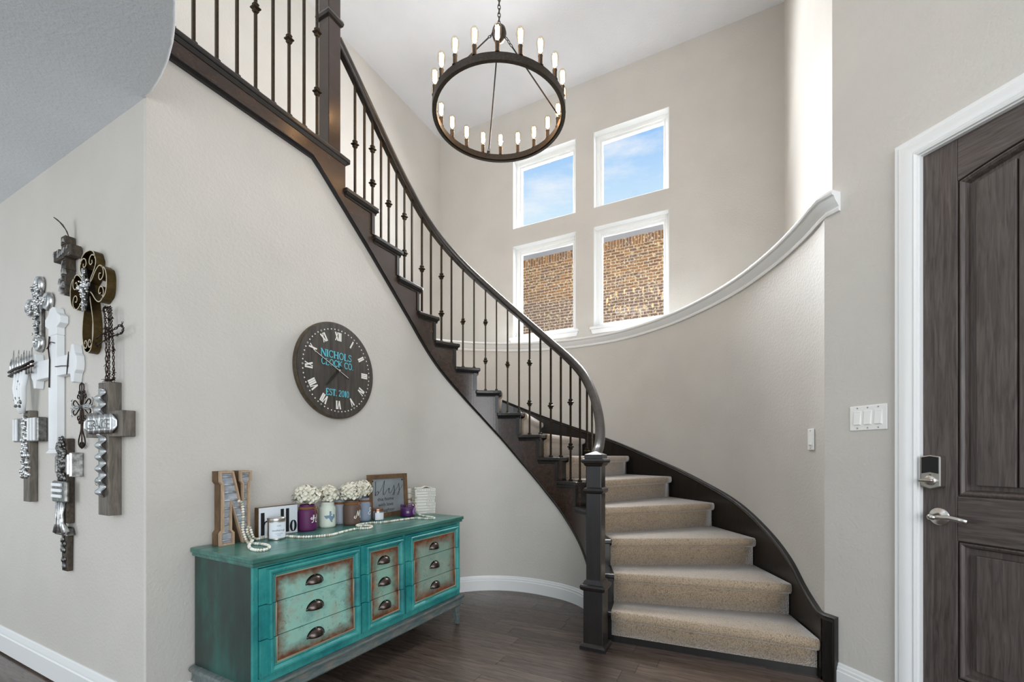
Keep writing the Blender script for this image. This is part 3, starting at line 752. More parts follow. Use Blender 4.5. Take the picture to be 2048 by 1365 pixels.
for i, t in enumerate(BT):
    x_, y_ = ip(t, .015); k = sum(1 for q in NI if q+1.0 <= t)
    baluster(rail, (RL[0], RL[1], 0), x_, y_, RISE*k, zr(t)+.008, R(t if t < 90 else 90), pat[(i+0) % 4] if i else 1)
# balcony railing with its newel
bal = thing('balcony_railing', 'balcony railing with iron balusters and square dark newel on the landing', 'railing', (1.925, 2.245, ZLd))
def bb(mbx, name, mat, parent=None, **k):
    mbx.v = [(a-1.925, b-2.245, c-ZLd) for a, b, c in mbx.v]; return mbx.build(name, mat, parent or bal, **k)
nb = bb(MB().box(1.88, 1.97, 2.225, 2.315, ZLd, 4.2), 'newel_post', M['stain_fascia'], bevel=.003)
m = MB()
for (z0, h0), (z1, h1) in zip([(3.86, .046), (3.868, .056), (3.885, .06), (3.9, .056), (3.908, .046)][:-1], [(3.86, .046), (3.868, .056), (3.885, .06), (3.9, .056), (3.908, .046)][1:]): m.frus(1.925, 2.27, z0, z1, h0, h1)
bb(m, 'neck_collar', M['stain'], nb)
m = MB().frus(1.925, 2.27, 4.2, 4.215, .062, .062).frus(1.925, 2.27, 4.215, 4.26, .055, .004); bb(m, 'cap', M['stain'], nb)
bb(MB().sweep([(X0-.6, 2.245, 4.0), (1.885, 2.245, 4.0)], rsec), 'handrail', M['rail'], auto=50)
sty = {0: 0, 1: 0, 2: 0, 3: 1, 4: 0, 5: 1, 6: 0, 7: 2}
for i, X in enumerate((1.05, 1.139, 1.241, 1.338, 1.434, 1.531, 1.627, 1.723, 1.812)):
    st_ = [1, 0, 0, 0, 1, 0, 1, 0, 2][i]
    baluster(bal, (1.925, 2.245, ZLd), X, 2.245, ZLd, 4.008, 0, st_)

# ------------------------------------------------------------------ chandelier
CH = (2.72, 1.50); ZR = 3.57; CR = .452
ch = thing('chandelier', 'round wagon wheel chandelier of aged bronze with clear glowing bulbs', 'chandelier', (CH[0], CH[1], ZR))
def lring(prof, n_=72):
    m = MB(); vs_ = []; fs_ = []; k = len(prof)
    for i in range(n_):
        a = 2*math.pi*i/n_
        for r_, z in prof: vs_.append((r_*math.cos(a), r_*math.sin(a), z))
    for i in range(n_):
        for j in range(k): fs_.append((i*k+j, ((i+1) % n_)*k+j, ((i+1) % n_)*k+(j+1) % k, i*k+(j+1) % k))
    return m.add(vs_, fs_)
lring([(CR-.016, -.02), (CR-.006, -.02), (CR-.006, -.026), (CR+.014, -.026), (CR+.014, .022), (CR-.016, .022)]).build('ring', M['chand'], ch, auto=40)
bprofile = [(.0115, 0), (.0125, .012), (.015, .026), (.022, .05), (.0255, .072), (.026, .084), (.0235, .1), (.016, .112), (.006, .1185), (0, .119)]
bulbm = MB().lathe(bprofile, 16).mesh('bulb'); bulbm.materials.append(M['bulb'])
for p in bulbm.polygons: p.use_smooth = True
sleeve = MB().lathe([(0, 0), (.019, 0), (.019, .004), (.0135, .006), (.0135, .058), (.015, .06), (.015, .066), (0, .066)], 16).mesh('socket'); sleeve.materials.append(M['chand']); 
fil = MB()
for a in range(5):
    an = a*2*math.pi/5; fil.tube([(.010*math.cos(an), .010*math.sin(an), .030), (.011*math.cos(an+.3), .011*math.sin(an+.3), .098)], .0048, 6)
fil.tube([(0, 0, .004), (0, 0, .05)], .0025, 5)
film = fil.mesh('filament'); film.materials.append(M['filament'])
for i in range(20):
    a = 2*math.pi*i/20 + R(9.5)
    so = link('socket', sleeve, ch, auto=40); so.location = (CR*math.cos(a), CR*math.sin(a), .022)
    bu = link('bulb', bulbm, ch); bu.location = (CR*math.cos(a), CR*math.sin(a), .086); link('filament', film, bu)
ZH = .575
hub = MB().lathe([(0, -.065), (.012, -.062), (.042, -.035), (.052, 0), (.046, .03), (.024, .05), (.008, .062), (0, .064)], 24).build('hub', M['chand'], ch, smooth=True); hub.location = (0, 0, ZH)
def links(path, name, parent, ln=.03, r_=.0028):
    P = [Vector(p) for p in path]; L = (P[1]-P[0]).length; n_ = max(1, int(L/(ln*.78))); d = (P[1]-P[0]).normalized()
    for i in range(n_):
        c = P[0]+d*(L*(i+.5)/n_); A = d.orthogonal().normalized(); B = d.cross(A); S = A if i % 2 else B
        m = MB().tube([c + d*(ln/2*math.sin(2*math.pi*j/12)) + S*(ln*.27*math.cos(2*math.pi*j/12)) for j in range(12)], r_, 5, closed=True)
        m.build(name, M['chand'], parent, smooth=True)
for a in (R(40), R(-57), R(158)):
    d = Vector((math.cos(a), math.sin(a), 0)); h0 = d*.045+Vector((0, 0, ZH-.02)); e0 = d*(CR-.012)+Vector((0, 0, .01))
    p1 = h0.lerp(e0, .12); p2 = h0.lerp(e0, .93)
    rd = MB().tube([p1, p2], .005, 8).build('rod', M['chand'], ch, smooth=True)
    links([h0, p1], 'chain_link', rd); links([p2, e0], 'chain_link', rd, .022)
    MB().box(-.004, .004, -.012, .012, -.01, .035).build('bracket', M['chand'], rd).matrix_local = Matrix.Translation(e0 + d*.004) @ Matrix.Rotation(a, 4, 'Z')
chn = MB().lathe([(0, 0), (.065, 0), (.065, -.012), (.03, -.03), (0, -.032)][::-1], 24).build('canopy', M['chand'], ch, smooth=True); chn.location = (0, 0, ZC-ZR)
links([(0, 0, ZH+.06), (0, 0, ZC-ZR-.03)], 'chain_link', chn) if False else links([(0, 0, ZH+.06), (0, 0, ZC-ZR-.03)], 'chain_link', ch, .036, .0032)

# ------------------------------------------------------------------ lettering
def arcp(cx, cy, rx, ry, a0, a1, n_=14): return [(cx+rx*math.cos(R(a0+(a1-a0)*i/n_)), cy+ry*math.sin(R(a0+(a1-a0)*i/n_))) for i in range(n_+1)]
def se(x, y, w_=.26): return ([(x-w_/2, y), (x+w_/2, y)], .06)
TK, TN = .19, .10
GL = {
 'N': (.86, [([(.1,0),(.1,1)],TN), ([(.1,1),(.76,0)],TK), ([(.76,0),(.76,1)],TN), se(.08,.97), se(.1,.03), se(.76,.97)]),
 'I': (.40, [([(.2,0),(.2,1)],TK), se(.2,.97,.34), se(.2,.03,.34)]),
 'C': (.80, [(arcp(.44,.5,.34,.47,40,320),.12), ([(.72,.72),(.72,.98)],.06)]),
 'H': (.92, [([(.17,0),(.17,1)],TK), ([(.75,0),(.75,1)],TK), ([(.17,.5),(.75,.5)],TN), se(.17,.97,.32), se(.17,.03,.32), se(.75,.97,.32), se(.75,.03,.32)]),
 'O': (.88, [(arcp(.44,.5,.34,.47,0,360,24),.12)]),
 'L': (.74, [([(.17,0),(.17,1)],TK), ([(.1,.03),(.66,.03)],TN), ([(.66,0),(.66,.26)],.06), se(.17,.97,.32)]),
 'S': (.66, [([(.58,.78),(.5,.93),(.34,.97),(.16,.9),(.12,.74),(.22,.6),(.44,.48),(.56,.34),(.54,.16),(.4,.04),(.22,.03),(.08,.2)],.11)]),
 'K': (.88, [([(.17,0),(.17,1)],TK), ([(.2,.42),(.7,.97)],TN), ([(.36,.58),(.74,.03)],TK), se(.17,.97,.32), se(.17,.03,.32), se(.74,.03,.28), se(.7,.97,.26)]),
 'E': (.74, [([(.17,0),(.17,1)],TK), ([(.1,.97),(.64,.97)],TN), ([(.1,.03),(.66,.03)],TN), ([(.17,.5),(.5,.5)],TN), ([(.64,.78),(.64,1)],.06), ([(.66,0),(.66,.24)],.06)]),
 'T': (.80, [([(.4,0),(.4,1)],TK), ([(.06,.97),(.74,.97)],TN), ([(.06,.76),(.06,1)],.06), ([(.74,.76),(.74,1)],.06), se(.4,.03,.34)]),
 '.': (.26, [([(.13,0),(.13,.13)],.13)]), ' ': (.36, []),
 '2': (.66, [([(.1,.74),(.16,.92),(.34,.97),(.52,.86),(.52,.68),(.36,.42),(.1,.05)],.1), ([(.06,.05),(.58,.05)],.12)]),
 '0': (.68, [(arcp(.34,.5,.23,.47,0,360,20),.1)]), '1': (.46, [([(.24,0),(.24,1)],TK), ([(.06,.8),(.24,.95)],.08), se(.24,.03,.3)]),
 'X': (.86, [([(.12,.97),(.72,.03)],TK), ([(.72,.97),(.12,.03)],TN), se(.14,.97,.3), se(.7,.97,.26), se(.14,.03,.26), se(.7,.03,.3)]),
 'V': (.86, [([(.1,.97),(.43,.0)],TK), ([(.43,.0),(.76,.97)],TN), se(.12,.97,.3), se(.74,.97,.26)]),
}
def word(m, txt, h, fn, width=None):
    tot = sum(GL[c][0] for c in txt); sx = (width/tot) if width else h; x_ = -tot*sx/2
    for c in txt:
        w_, st_ = GL[c]
        for q_, (pts, wd) in enumerate(st_): m.ribbon([(x_+a*sx, (b-.5)*h) for a, b in pts], wd*h, fn, 0, .0010+.00022*q_)
        x_ += w_*sx
def textmesh(m, body, size, fn, align='CENTER', width=None, sx=1.0):
    cu = bpy.data.curves.new('t', 'FONT'); cu.body = body; cu.size = size; cu.align_x = align; cu.extrude = 0; cu.resolution_u = 3
    ob = bpy.data.objects.new('t', cu); COL.objects.link(ob)
    dg = bpy.context.evaluated_depsgraph_get(); me = bpy.data.meshes.new_from_object(ob.evaluated_get(dg))
    vs_ = [v.co.copy() for v in me.vertices]; fs_ = [tuple(p.vertices) for p in me.polygons]
    if width and vs_: mnx = min(v.x for v in vs_); mxx = max(v.x for v in vs_); sx = width/(mxx-mnx)
    m.add([fn(v.x*sx, v.y, .0012) for v in vs_], fs_)
    bpy.data.objects.remove(ob, do_unlink=True); bpy.data.curves.remove(cu); bpy.data.meshes.remove(me); return m

# ------------------------------------------------------------------ wall clock
ck = thing('wall_clock', 'round dark plank wall clock with white Roman numerals above the dresser', 'clock', (1.945, YC, 1.694))
CRR = .298
m = MB(); m.lathe([(0, 0), (CRR-.004, 0), (CRR, .006), (CRR, .026), (CRR-.003, .03), (CRR-.01, .031), (0, .031)], 64)
rim = m.build('clock_body', M['clock_rim'], ck, auto=40); rim.rotation_euler = (R(90), 0, 0)
bw = CRR*2/5
for i in range(5):
    x0 = -CRR+i*bw; x1 = x0+bw-.0008; pl = []
    r_ = CRR-.008
    xs_ = [max(-r_, min(r_, x0+(x1-x0)*j/10)) for j in range(11)]
    pl = [(a, math.sqrt(max(0, r_*r_-a*a))+.0005) for a in xs_]; pl = pl + [(a, -b) for a, b in pl[::-1]]
    MB().prism(pl, .030, .033, lambda u, v, h: (u, -h, v)).build('face_plank', M['clock'], ck)
CF = lambda u, v, h: (u, -(.033+h), v)
nums = ['XII', 'I', 'II', 'III', 'IV', 'V', 'VI', 'VII', 'VIII', 'IX', 'X', 'XI']
for i, s_ in enumerate(nums):
    a = R(30*i); ca_, sa_ = math.cos(a), math.sin(a)
    fn = lambda u, v, h, ca_=ca_, sa_=sa_: CF((u*ca_ + (v+.213)*sa_), (-u*sa_ + (v+.213)*ca_), h)
    m = MB(); word(m, s_, .052, fn, width=sum(GL[c][0] for c in s_)*.030); m.build('numeral', M['white_ink'], ck)
dm = MB().lathe([(0, 0), (.0042, 0), (.0042, .0012), (0, .0014)], 10).mesh('minute_dot'); dm.materials.append(M['white_ink'])
dm2 = MB().lathe([(0, 0), (.0062, 0), (.0062, .0012), (0, .0014)], 10).mesh('minute_dot'); dm2.materials.append(base('grey_dot', (150, 156, 152), .6)[0])
for i in range(60):
    a = R(6*i); o = link('minute_dot', dm2 if i % 5 == 0 else dm, ck); o.location = (.254*math.sin(a), -.033, .254*math.cos(a)); o.rotation_euler = (R(90), 0, 0)
m = MB(); word(m, 'NICHOLS', .043, lambda u, v, h: CF(u-.012, v+.094, h), width=.236); word(m, 'CLOCK CO.', .040, lambda u, v, h: CF(u-.004, v+.042, h), width=.248); word(m, 'EST. 2010', .040, lambda u, v, h: CF(u-.004, v-.139, h), width=.18)
m.build('lettering', M['cyan_ink'], ck)
def hand(name, ang, L, tail, wd, mat, lift):
    a = R(ang); fn = lambda u, v, h: CF(u*math.cos(a)+v*math.sin(a), -u*math.sin(a)+v*math.cos(a), h+lift)
    m = MB(); m.ribbon([(0, -tail), (0, -tail*.6), (0, 0), (0, L*.5), (0, L)], [wd*1.6, wd*.8, wd*.8, wd, wd*.3], fn, 0, .002); return m, fn
m, fn = hand('hour_hand', 221.5, .135, .035, .016, None, .004); m.build('hour_hand', M['black'], ck)
m, fn = hand('minute_hand', 296.3, .222, .085, .010, None, .008); mh = m.build('minute_hand', M['black'], ck)
m = MB(); m.ribbon([(0, -.08), (0, .21)], .0028, lambda u, v, h: fn(u, v, h+.0022), 0, .0006); m.build('hand_inlay', M['white_ink'], mh)
pv = MB().lathe([(0, 0), (.008, 0), (.008, .006), (0, .008)], 14).build('hand_pivot', M['nickel'], ck); pv.location = (0, -.041, 0); pv.rotation_euler = (R(90), 0, 0)

# ------------------------------------------------------------------ dresser
DT = .745
dr = thing('dresser', 'distressed turquoise nine drawer dresser below the clock', 'dresser', (1.118, 1.77, 0), R(-1.9))
DLn = 1.436; DD = .455
MB().box(0, DLn, .012, DD, .19, .706).build('carcass', M['teal_side'], dr, bevel=.003)
m = MB(); m.box(-.018, 1.455, -.024, DD+.004, .722, DT); m.box(-.012, 1.449, -.016, DD, .706, .722); m.build('top', M['teal_top'], dr, bevel=.005)
BX = [(.024, .553), (.562, .876), (.894, 1.408)]; BM = [(.056, .542), (.586, .864), (.922, 1.402)]
ZD = [.238, .395, .54, .695]
ff = MB()
for a, b in ((0, .022), (.555, .56), (.878, .892), (1.41, DLn)): ff.box(a, b, -.002, .014, .205, .706)
ff.box(.022, 1.41, -.001, .013, .697, .706); ff.box(.022, 1.41, -.001, .013, .205, .236); ff.build('face_frame', M['teal'], dr, bevel=.002)
mprof = [(0, 0), (.002, .006), (.007, .009), (.011, .006), (.014, .012), (.022, .019), (.029, .021), (.032, .017), (.036, .017), (.037, 0)]
pullm = MB()
def cup(u, v):
    a = math.pi*u; b = v*math.pi/2
    return (.043*math.cos(a)*(1-.18*v), -.027*math.sin(a)*math.sin(b), .036*math.sin(a)*math.cos(b))
pullm.grid(cup, 18, 7)
pm_ = pullm.mesh('cup_pull'); pm_.materials.append(metal('oil_rubbed_bronze', (92, 82, 78), .3, .2, 25))
flm = MB(); fo = [(.047*math.cos(math.pi*i/18), .041*math.sin(math.pi*i/18)) for i in range(19)]; fi = [(.041*math.cos(math.pi*i/18), .034*math.sin(math.pi*i/18)) for i in range(19)]
flm.prism(fo + fi[::-1], 0, .003, XY); flm = flm.mesh('pull_flange'); flm.materials.append(M['dark_metal'])
rvm = MB().lathe([(0, 0), (.003, 0), (.002, .002), (0, .0025)], 8).mesh('rivet'); rvm.materials.append(M['nickel'])
lights_ = [(150, 198, 184), (142, 186, 168), (142, 164, 150)]
for bi, ((x0, x1), (m0, m1)) in enumerate(zip(BX, BM)):
    wmat = teal('worn_panel_%s' % ['wide', 'narrow', 'far'][bi], (m0+.036, m1-.036, ZD[0]+.05, ZD[3]-.05, lights_[bi]))
    for k in range(3):
        z0, z1 = ZD[k]+.0012, ZD[k+1]-.0012; pr = -[.012, .006, 0.0][k]*.7 - .003
        d_ = MB().box(x0, x1, pr, .012, z0, z1).build('drawer', M['teal'], dr, bevel=.0015)
        zi0 = (ZD[0]+.046) if k == 0 else z0; zi1 = (ZD[3]-.046) if k == 2 else z1
        MB().box(m0+.034, m1-.034, pr-.003, pr+.002, zi0, zi1).build('drawer_panel', wmat, d_)
        # frame moulding on this drawer (offset o outward from the panel edge)
        e = .037; L_, R_ = m0+e, m1-e
        def mold(pathm):
            mm_ = MB(); vs_ = []; fs_ = []; kk = len(mprof)
            for (x_, z_, dx, dz) in pathm:
                for o_, h_ in mprof: vs_.append((x_+o_*dx, pr-h_, z_+o_*dz))
            for i in range(len(pathm)-1):
                for j in range(kk-1): fs_.append((i*kk+j, (i+1)*kk+j, (i+1)*kk+j+1, i*kk+j+1))
            n_ = len(pathm)
            fs_ += [tuple(range(kk)), tuple(range((n_-1)*kk+kk-1, (n_-1)*kk-1, -1))]
            return mm_.add(vs_, fs_).build('moulding', M['teal'], d_, auto=25)
        if k == 2: mold([(L_, z0, -1, 0), (L_, zi1, -1, 1), (R_, zi1, 1, 1), (R_, z0, 1, 0)])
        elif k == 0: mold([(L_, z1, -1, 0), (L_, zi0, -1, -1), (R_, zi0, 1, -1), (R_, z1, 1, 0)])
        else: mold([(L_, z0, -1, 0), (L_, z1, -1, 0)]); mold([(R_, z0, 1, 0), (R_, z1, 1, 0)])
        # warm inner bead
        def bead(pathb): MB().tube([(a, pr-.005, b) for a, b in pathb], .0042, 6).build('inner_bead', M['tan_bead'], d_, smooth=True)
        if k == 2: bead([(L_, z0), (L_, zi1), (R_, zi1), (R_, z0)])
        elif k == 0: bead([(L_, z1), (L_, zi0), (R_, zi0), (R_, z1)])
        else: bead([(L_, z0), (L_, z1)]); bead([(R_, z0), (R_, z1)])
        pu = link('cup_pull', pm_, d_, smooth=True); sc_ = 1.0 if bi != 1 else .95
        pu.location = ((x0+x1)/2 - (.005 if bi == 0 else 0), pr-.004, [.328, .455, .573][k]); md = pu.modifiers.new('s', 'SOLIDIFY'); md.thickness = .002
        fo_ = link('pull_flange', flm, pu)
        for q in (10, 90, 170):
            rv = link('rivet', rvm, pu); rv.location = (.044*math.cos(R(q)), -.003, .0375*math.sin(R(q))); rv.rotation_euler = (R(90), 0, 0)
# plinth rail, legs
MB().sweep([(-.012, DD, .2), (-.012, -.012, .2), (DLn+.012, -.012, .2), (DLn+.012, DD, .2)], [(0, -.062), (-.0, .0)] if False else [(-.03, -.068), (0, -.068), (.004, -.060), (0, -.052), (0, -.026), (.010, -.020), (.014, -.010), (.010, -.001), (.0, .004), (-.03, .004)], keepz=True).build('plinth_rail', M['worn'], dr, auto=35)
for (lx_, ly_, sx_, sy_) in ((.03, .02, -1, -1), (DLn-.03, .02, 1, -1), (.03, DD-.04, -1, 1), (DLn-.03, DD-.04, 1, 1)):
    MB().frus(lx_+sx_*.016, ly_+sy_*.012, 0, .15, .011, .027, dx=-sx_*.016, dy=-sy_*.012).build('leg', M['worn'], dr, bevel=.004)
MB().box(.02, DLn-.02, .02, DD-.01, .14, .19).build('bottom_board', M['teal_side'], dr)

# ------------------------------------------------------------------ things on the dresser
TZ = DT
M['brown_wood'] = wood('brown_box_wood', (78, 58, 38), (122, 94, 64), .6, (6, 6, 3), 4, .2)
M['pale_wood'] = wood('pale_raw_wood', (160, 132, 106), (196, 170, 144), .65, (20, 20, 3), 4, .2)
M['galv'] = metal('galvanised_sheet', (186, 194, 204), .5, .12, 40); M['galv'].node_tree.nodes['Principled BSDF'].inputs['Metallic'].default_value = .45
M['galv_matte'] = paint('galvanised_sign_face', (138, 144, 148), .5, 40, .1, .001, .16)
# letter N
PN = [(0,1),(0,.86),(.07,.82),(.07,.2),(0,.16),(0,0),(.44,0),(.44,.16),(.36,.2),(.36,.56),(.70,0),(.93,0),(.93,.82),(1,.86),(1,1),(.62,1),(.62,.86),(.69,.82),(.69,.47),(.42,1)]
nW, nH, nD = .150, .347, .066
Nn = thing('letter_decor', 'large wooden letter N with corrugated metal face on dresser', 'letter', (1.194, 2.132, TZ))
pn = [(a*nW, b*nH) for a, b in PN]
MB().prism(pn, -nD, -.018, XY).build('letter_body', M['brown_wood'], Nn)
m = MB(); n_ = len(pn)
ar = sum(pn[i][0]*pn[(i+1) % n_][1]-pn[(i+1) % n_][0]*pn[i][1] for i in range(n_)); inn = []
for i in range(n_):
    a = Vector(pn[i-1]); b = Vector(pn[i]); c = Vector(pn[(i+1) % n_]); d1 = (b-a).normalized(); d2 = (c-b).normalized(); sg = 1 if ar > 0 else -1
    n1 = Vector((-d1.y, d1.x))*sg; n2 = Vector((-d2.y, d2.x))*sg; bis = (n1+n2); bis = bis/max(.45, bis.length_squared)*2*.5 if bis.length > 1e-6 else n1
    k_ = .0085/max(.5, bis.normalized().dot(n1)); inn.append(b+bis.normalized()*k_)
vs_ = [XY(u, v, 0) for u, v in pn] + [XY(p.x, p.y, 0) for p in inn] + [XY(u, v, -.019) for u, v in pn] + [XY(p.x, p.y, -.019) for p in inn]
fs_ = []
for i in range(n_):
    j = (i+1) % n_; fs_ += [(i, j, j+n_, i+n_), (i, i+2*n_, j+2*n_, j), (i+n_, j+n_, j+3*n_, i+3*n_)]
m.add(vs_, fs_).build('letter_rim', M['pale_wood'], Nn)
MB().prism(pn, -.0185, -.016, XY).build('metal_face', M['galv'], Nn)
def scan(poly, v):
    xs_ = []
    for i in range(len(poly)):
        (x1, y1), (x2, y2) = poly[i], poly[(i+1) % len(poly)]
        if (y1 > v) != (y2 > v): xs_.append(x1+(v-y1)/(y2-y1)*(x2-x1))
    return sorted(xs_)
for i in range(9):
    v = nH*(.06+.108*i); xs_ = scan(pn, v)
    for a, b in zip(xs_[::2], xs_[1::2]):
        if b-a > .01: MB().sweep([(a+.004, .016, v), (b-.004, .016, v)], [(.0, -.006), (.004, -.004), (.0055, 0), (.004, .004), (0, .006)]).build('corrugation', M['galv'], Nn, smooth=True)
# hello box sign
hs = thing('hello_sign', 'white box sign with black hello lettering beside the letter N', 'sign', (1.39, 2.152, TZ), R(-1))
hw_, hh = .219, .155
MB().box(0, hw_, .002, .034, 0, hh).build('sign_box', M['brown_wood'], hs, bevel=.001)
MB().box(0.002, hw_-.002, 0, .003, .002, hh-.002).build('sign_face', base('white_sign_face', (226, 232, 240), .5)[0], hs)
m = MB(); fn = lambda u, v, h: (u, -h-.0002, v)
def stem(x_, w_, z0, z1): m.ribbon([(x_, z0), (x_, z1)], w_, fn, 0, .001)
b0 = .013
stem(.021, .019, b0, .128); m.ribbon(arcp(.042, .052, .0155, .03, 180, 0), .007, fn, 0, .001); stem(.0575, .015, b0, .055)
m.ribbon(arcp(.094, .043, .021, .031, 0, 320, 18), .010, fn, 0, .001); m.ribbon([(.074, .045), (.114, .045)], .004, fn, 0, .001)
stem(.128, .018, b0, .138); stem(.158, .018, b0, .138)
for sg in (-1, 1): m.ribbon(arcp(.192, .041, .0135, .029, 90, 90+sg*180, 12), [.003+.011*math.sin(math.pi*i/12) for i in range(13)], fn, 0, .001)
m.build('lettering', M['black_ink'], hs)
# candle tin
def tin():
    t = thing('candle_tin', 'silver candle tin with white printed label in front of the hello sign', 'candle', (1.424, 2.062, TZ))
    MB().lathe([(0, 0), (.037, 0), (.040, .003), (.040, .094), (.0375, .097), (0, .097)], 32).build('tin_body', M['nickel'], t, auto=40)
    MB().lathe([(0, .095), (.041, .095), (.0415, .098), (.0415, .108), (.039, .111), (.02, .1115), (.0, .1115)], 32).build('tin_lid', M['nickel'], t, auto=40)
    lb_ = MB(); a0, a1 = R(-175), R(-20)
    lb_.grid(lambda u, v: (.0405*math.cos(a0+(a1-a0)*u), .0405*math.sin(a0+(a1-a0)*u), .010+.078*v), 24, 1); lo_ = lb_.build('label', base('white_label', (226, 232, 240), .5)[0], t, smooth=True)
    tm = MB(); fw = lambda ang0, z0: (lambda u, v, h: ((.0407+h)*math.cos(ang0+u/.0405), (.0407+h)*math.sin(ang0+u/.0405), z0+v))
    for txt, sz, z in (('HOME', .0065, .070), ('southern gal', .0125, .046), ('hand poured candle', .0045, .032), ('soy blend', .0045, .024)): textmesh(tm, txt, sz, fw(R(-108), z))
    tm.build('label_print', M['grey_ink'], lo_)
tin()
# mason jars
def jar(name_label, col, pos, r_, h, lettermat, strokes, lab, rot=-100, twine=True):
    t = thing('mason_jar', lab, 'jar', (pos[0], pos[1], TZ))
    jm = paint('chalk_paint_'+name_label, col, .55, 60, .12, .001, .05)
    MB().lathe([(0, 0), (r_*.86, 0), (r_*.97, .006), (r_, .016), (r_, h*.72), (r_*.96, h*.79), (r_*.80, h*.855), (r_*.78, h*.90), (r_*.82, h*.905), (r_*.82, h*.93), (r_*.78, h*.935), (r_*.78, h), (r_*.72, h), (r_*.72, h*.93), (r_*.7, h*.2), (0, h*.2)], 32).build('jar_body', jm, t, smooth=True, auto=50)
    if twine:
        tm = M['twine']; m_ = MB()
        for q in range(4): m_.tube([(r_*.845*math.cos(a), r_*.845*math.sin(a), h*(.85+.02*q)) for a in [2*math.pi*i/20 for i in range(20)]], .0022, 5, closed=True)
        a = R(rot+18); c_ = Vector((r_*.86*math.cos(a), r_*.86*math.sin(a), h*.88)); tn = Vector((-math.sin(a), math.cos(a), 0)); on = Vector((math.cos(a), math.sin(a), 0))
        for sg in (-1, 1):
            m_.tube([c_ + tn*sg*.022*math.sin(math.pi*i/8) + Vector((0, 0, .008*math.sin(2*math.pi*i/8)*sg)) + on*.006*math.sin(math.pi*i/8) for i in range(9)], .0018, 5)
            m_.tube([c_, c_+tn*sg*.01+on*.008+Vector((0, 0, -.02)), c_+tn*sg*.014+on*.010+Vector((0, 0, -.042))], .0018, 5)
        m_.build('twine', tm, t, smooth=True)
    if strokes:
        m_ = MB(); an = R(rot)
        fnj = lambda u, v, hh_: ((r_+.0004+hh_)*math.cos(an+u/r_), (r_+.0004+hh_)*math.sin(an+u/r_), v)
        for pts, wd in strokes: m_.ribbon(pts, wd, fnj, 0, .0008)
        m_.build('painted_letter', lettermat, t)
    return t
M['twine'] = base('jute_twine', (134, 92, 56), .9)[0]
def smooth(pts, n_=6):
    out = []
    for i in range(len(pts)-1):
        p0 = pts[max(i-1, 0)]; p1 = pts[i]; p2 = pts[i+1]; p3 = pts[min(i+2, len(pts)-1)]
        for k in range(n_):
            x_ = k/n_; out.append(tuple(.5*((2*b)+(-a+c)*x_+(2*a-5*b+4*c-d)*x_*x_+(-a+3*b-3*c+d)*x_**3) for a, b, c, d in zip(p0, p1, p2, p3)))
    return out+[pts[-1]]
def sc(pts, s_, dx, dz): return [(a*s_+dx, b*s_+dz) for a, b in smooth(pts)]
LH = [(sc([(-.55,.55),(-.75,.3),(-.5,.15),(-.3,.5),(-.25,.95)], .03, .002, .062), .0042), (sc([(-.25,.95),(-.3,.2),(-.5,-.35),(-.75,-.4)], .03, .006, .062), .0042), (sc([(.75,1.0),(.5,.3),(.35,-.3),(.6,-.45),(.8,-.3)], .03, .0, .062), .0042), (sc([(-.5,.2),(.1,.35),(.7,.3)], .03, .0, .062), .003)]
LM = [(sc([(-.8,.0),(-1.0,-.35),(-.7,-.5),(-.45,.1),(-.2,.95)], .03, .002, .058), .0042), (sc([(-.2,.95),(-.1,.3),(-.05,-.1)], .03, .002, .058), .0042), (sc([(-.05,-.1),(.3,.7),(.5,1.0),(.5,.2),(.6,-.45),(.85,-.35)], .03, .002, .058), .0042)]
LE = [(sc([(.5,.75),(.2,1.0),(-.2,.8),(-.1,.4),(.2,.3),(-.3,.1),(-.45,-.3),(-.1,-.5),(.4,-.25)], .03, .0, .058), .004)]
jar('purple', (92, 30, 84), (1.670, 2.150), .0495, .146, M['white_ink'], LH, 'purple painted jar with white script H beside the hello sign', -82)
jt = jar('white', (222, 230, 216), (1.809, 2.152), .0465, .148, None, None, 'cream painted jar with a blue Texas shape', -100, False)
TX = [(-.02,.50),(-.02,.13),(-.5,.08),(-.42,-.02),(-.34,-.16),(-.22,-.22),(-.14,-.12),(-.06,-.16),(.02,-.34),(.12,-.52),(.24,-.56),(.22,-.38),(.34,-.22),(.5,-.1),(.48,.12),(.42,.2),(.3,.18),(.14,.24),(.13,.5)]
m = MB(); an = R(-115); r_ = .0465; fnj = lambda u, v, h: ((r_+.0006+h)*math.cos(an+u*.064/r_), (r_+.0006+h)*math.sin(an+u*.064/r_), .066+v*.062)
rows = 44
def scan(poly, v):
    xs_ = []
    for i in range(len(poly)):
        (x1, y1), (x2, y2) = poly[i], poly[(i+1) % len(poly)]
        if (y1 > v) != (y2 > v): xs_.append(x1+(v-y1)/(y2-y1)*(x2-x1))
    return sorted(xs_)
for q in range(rows):
    v0_ = -.56+1.06*q/rows; v1_ = v0_+1.06/rows; xs_ = scan(TX, (v0_+v1_)/2)
    for a_, b_ in zip(xs_[::2], xs_[1::2]):
        n_ = max(1, int((b_-a_)/.12)); m.add([fnj(a_+(b_-a_)*i/n_, vv, .0006) for i in range(n_+1) for vv in (v0_, v1_)], [(2*i, 2*i+2, 2*i+3, 2*i+1) for i in range(n_)])
tx_ = m.build('texas_shape', base('slate_blue_paint', (120, 146, 168), .6)[0], jt)
m = MB(); hp = [(0, -.10), (-.09, .0), (-.085, .06), (-.04, .08), (0, .05), (.04, .08), (.085, .06), (.09, .0)]; m.add([fnj(a+.2, b+.1, .0016) for a, b in hp], [tuple(range(8))]); m.build('heart', M['white_ink'], jt)
jar('grey', (168, 176, 186), (1.935, 2.193), .0465, .146, None, None, 'plain grey painted jar behind the brown jar', -90)
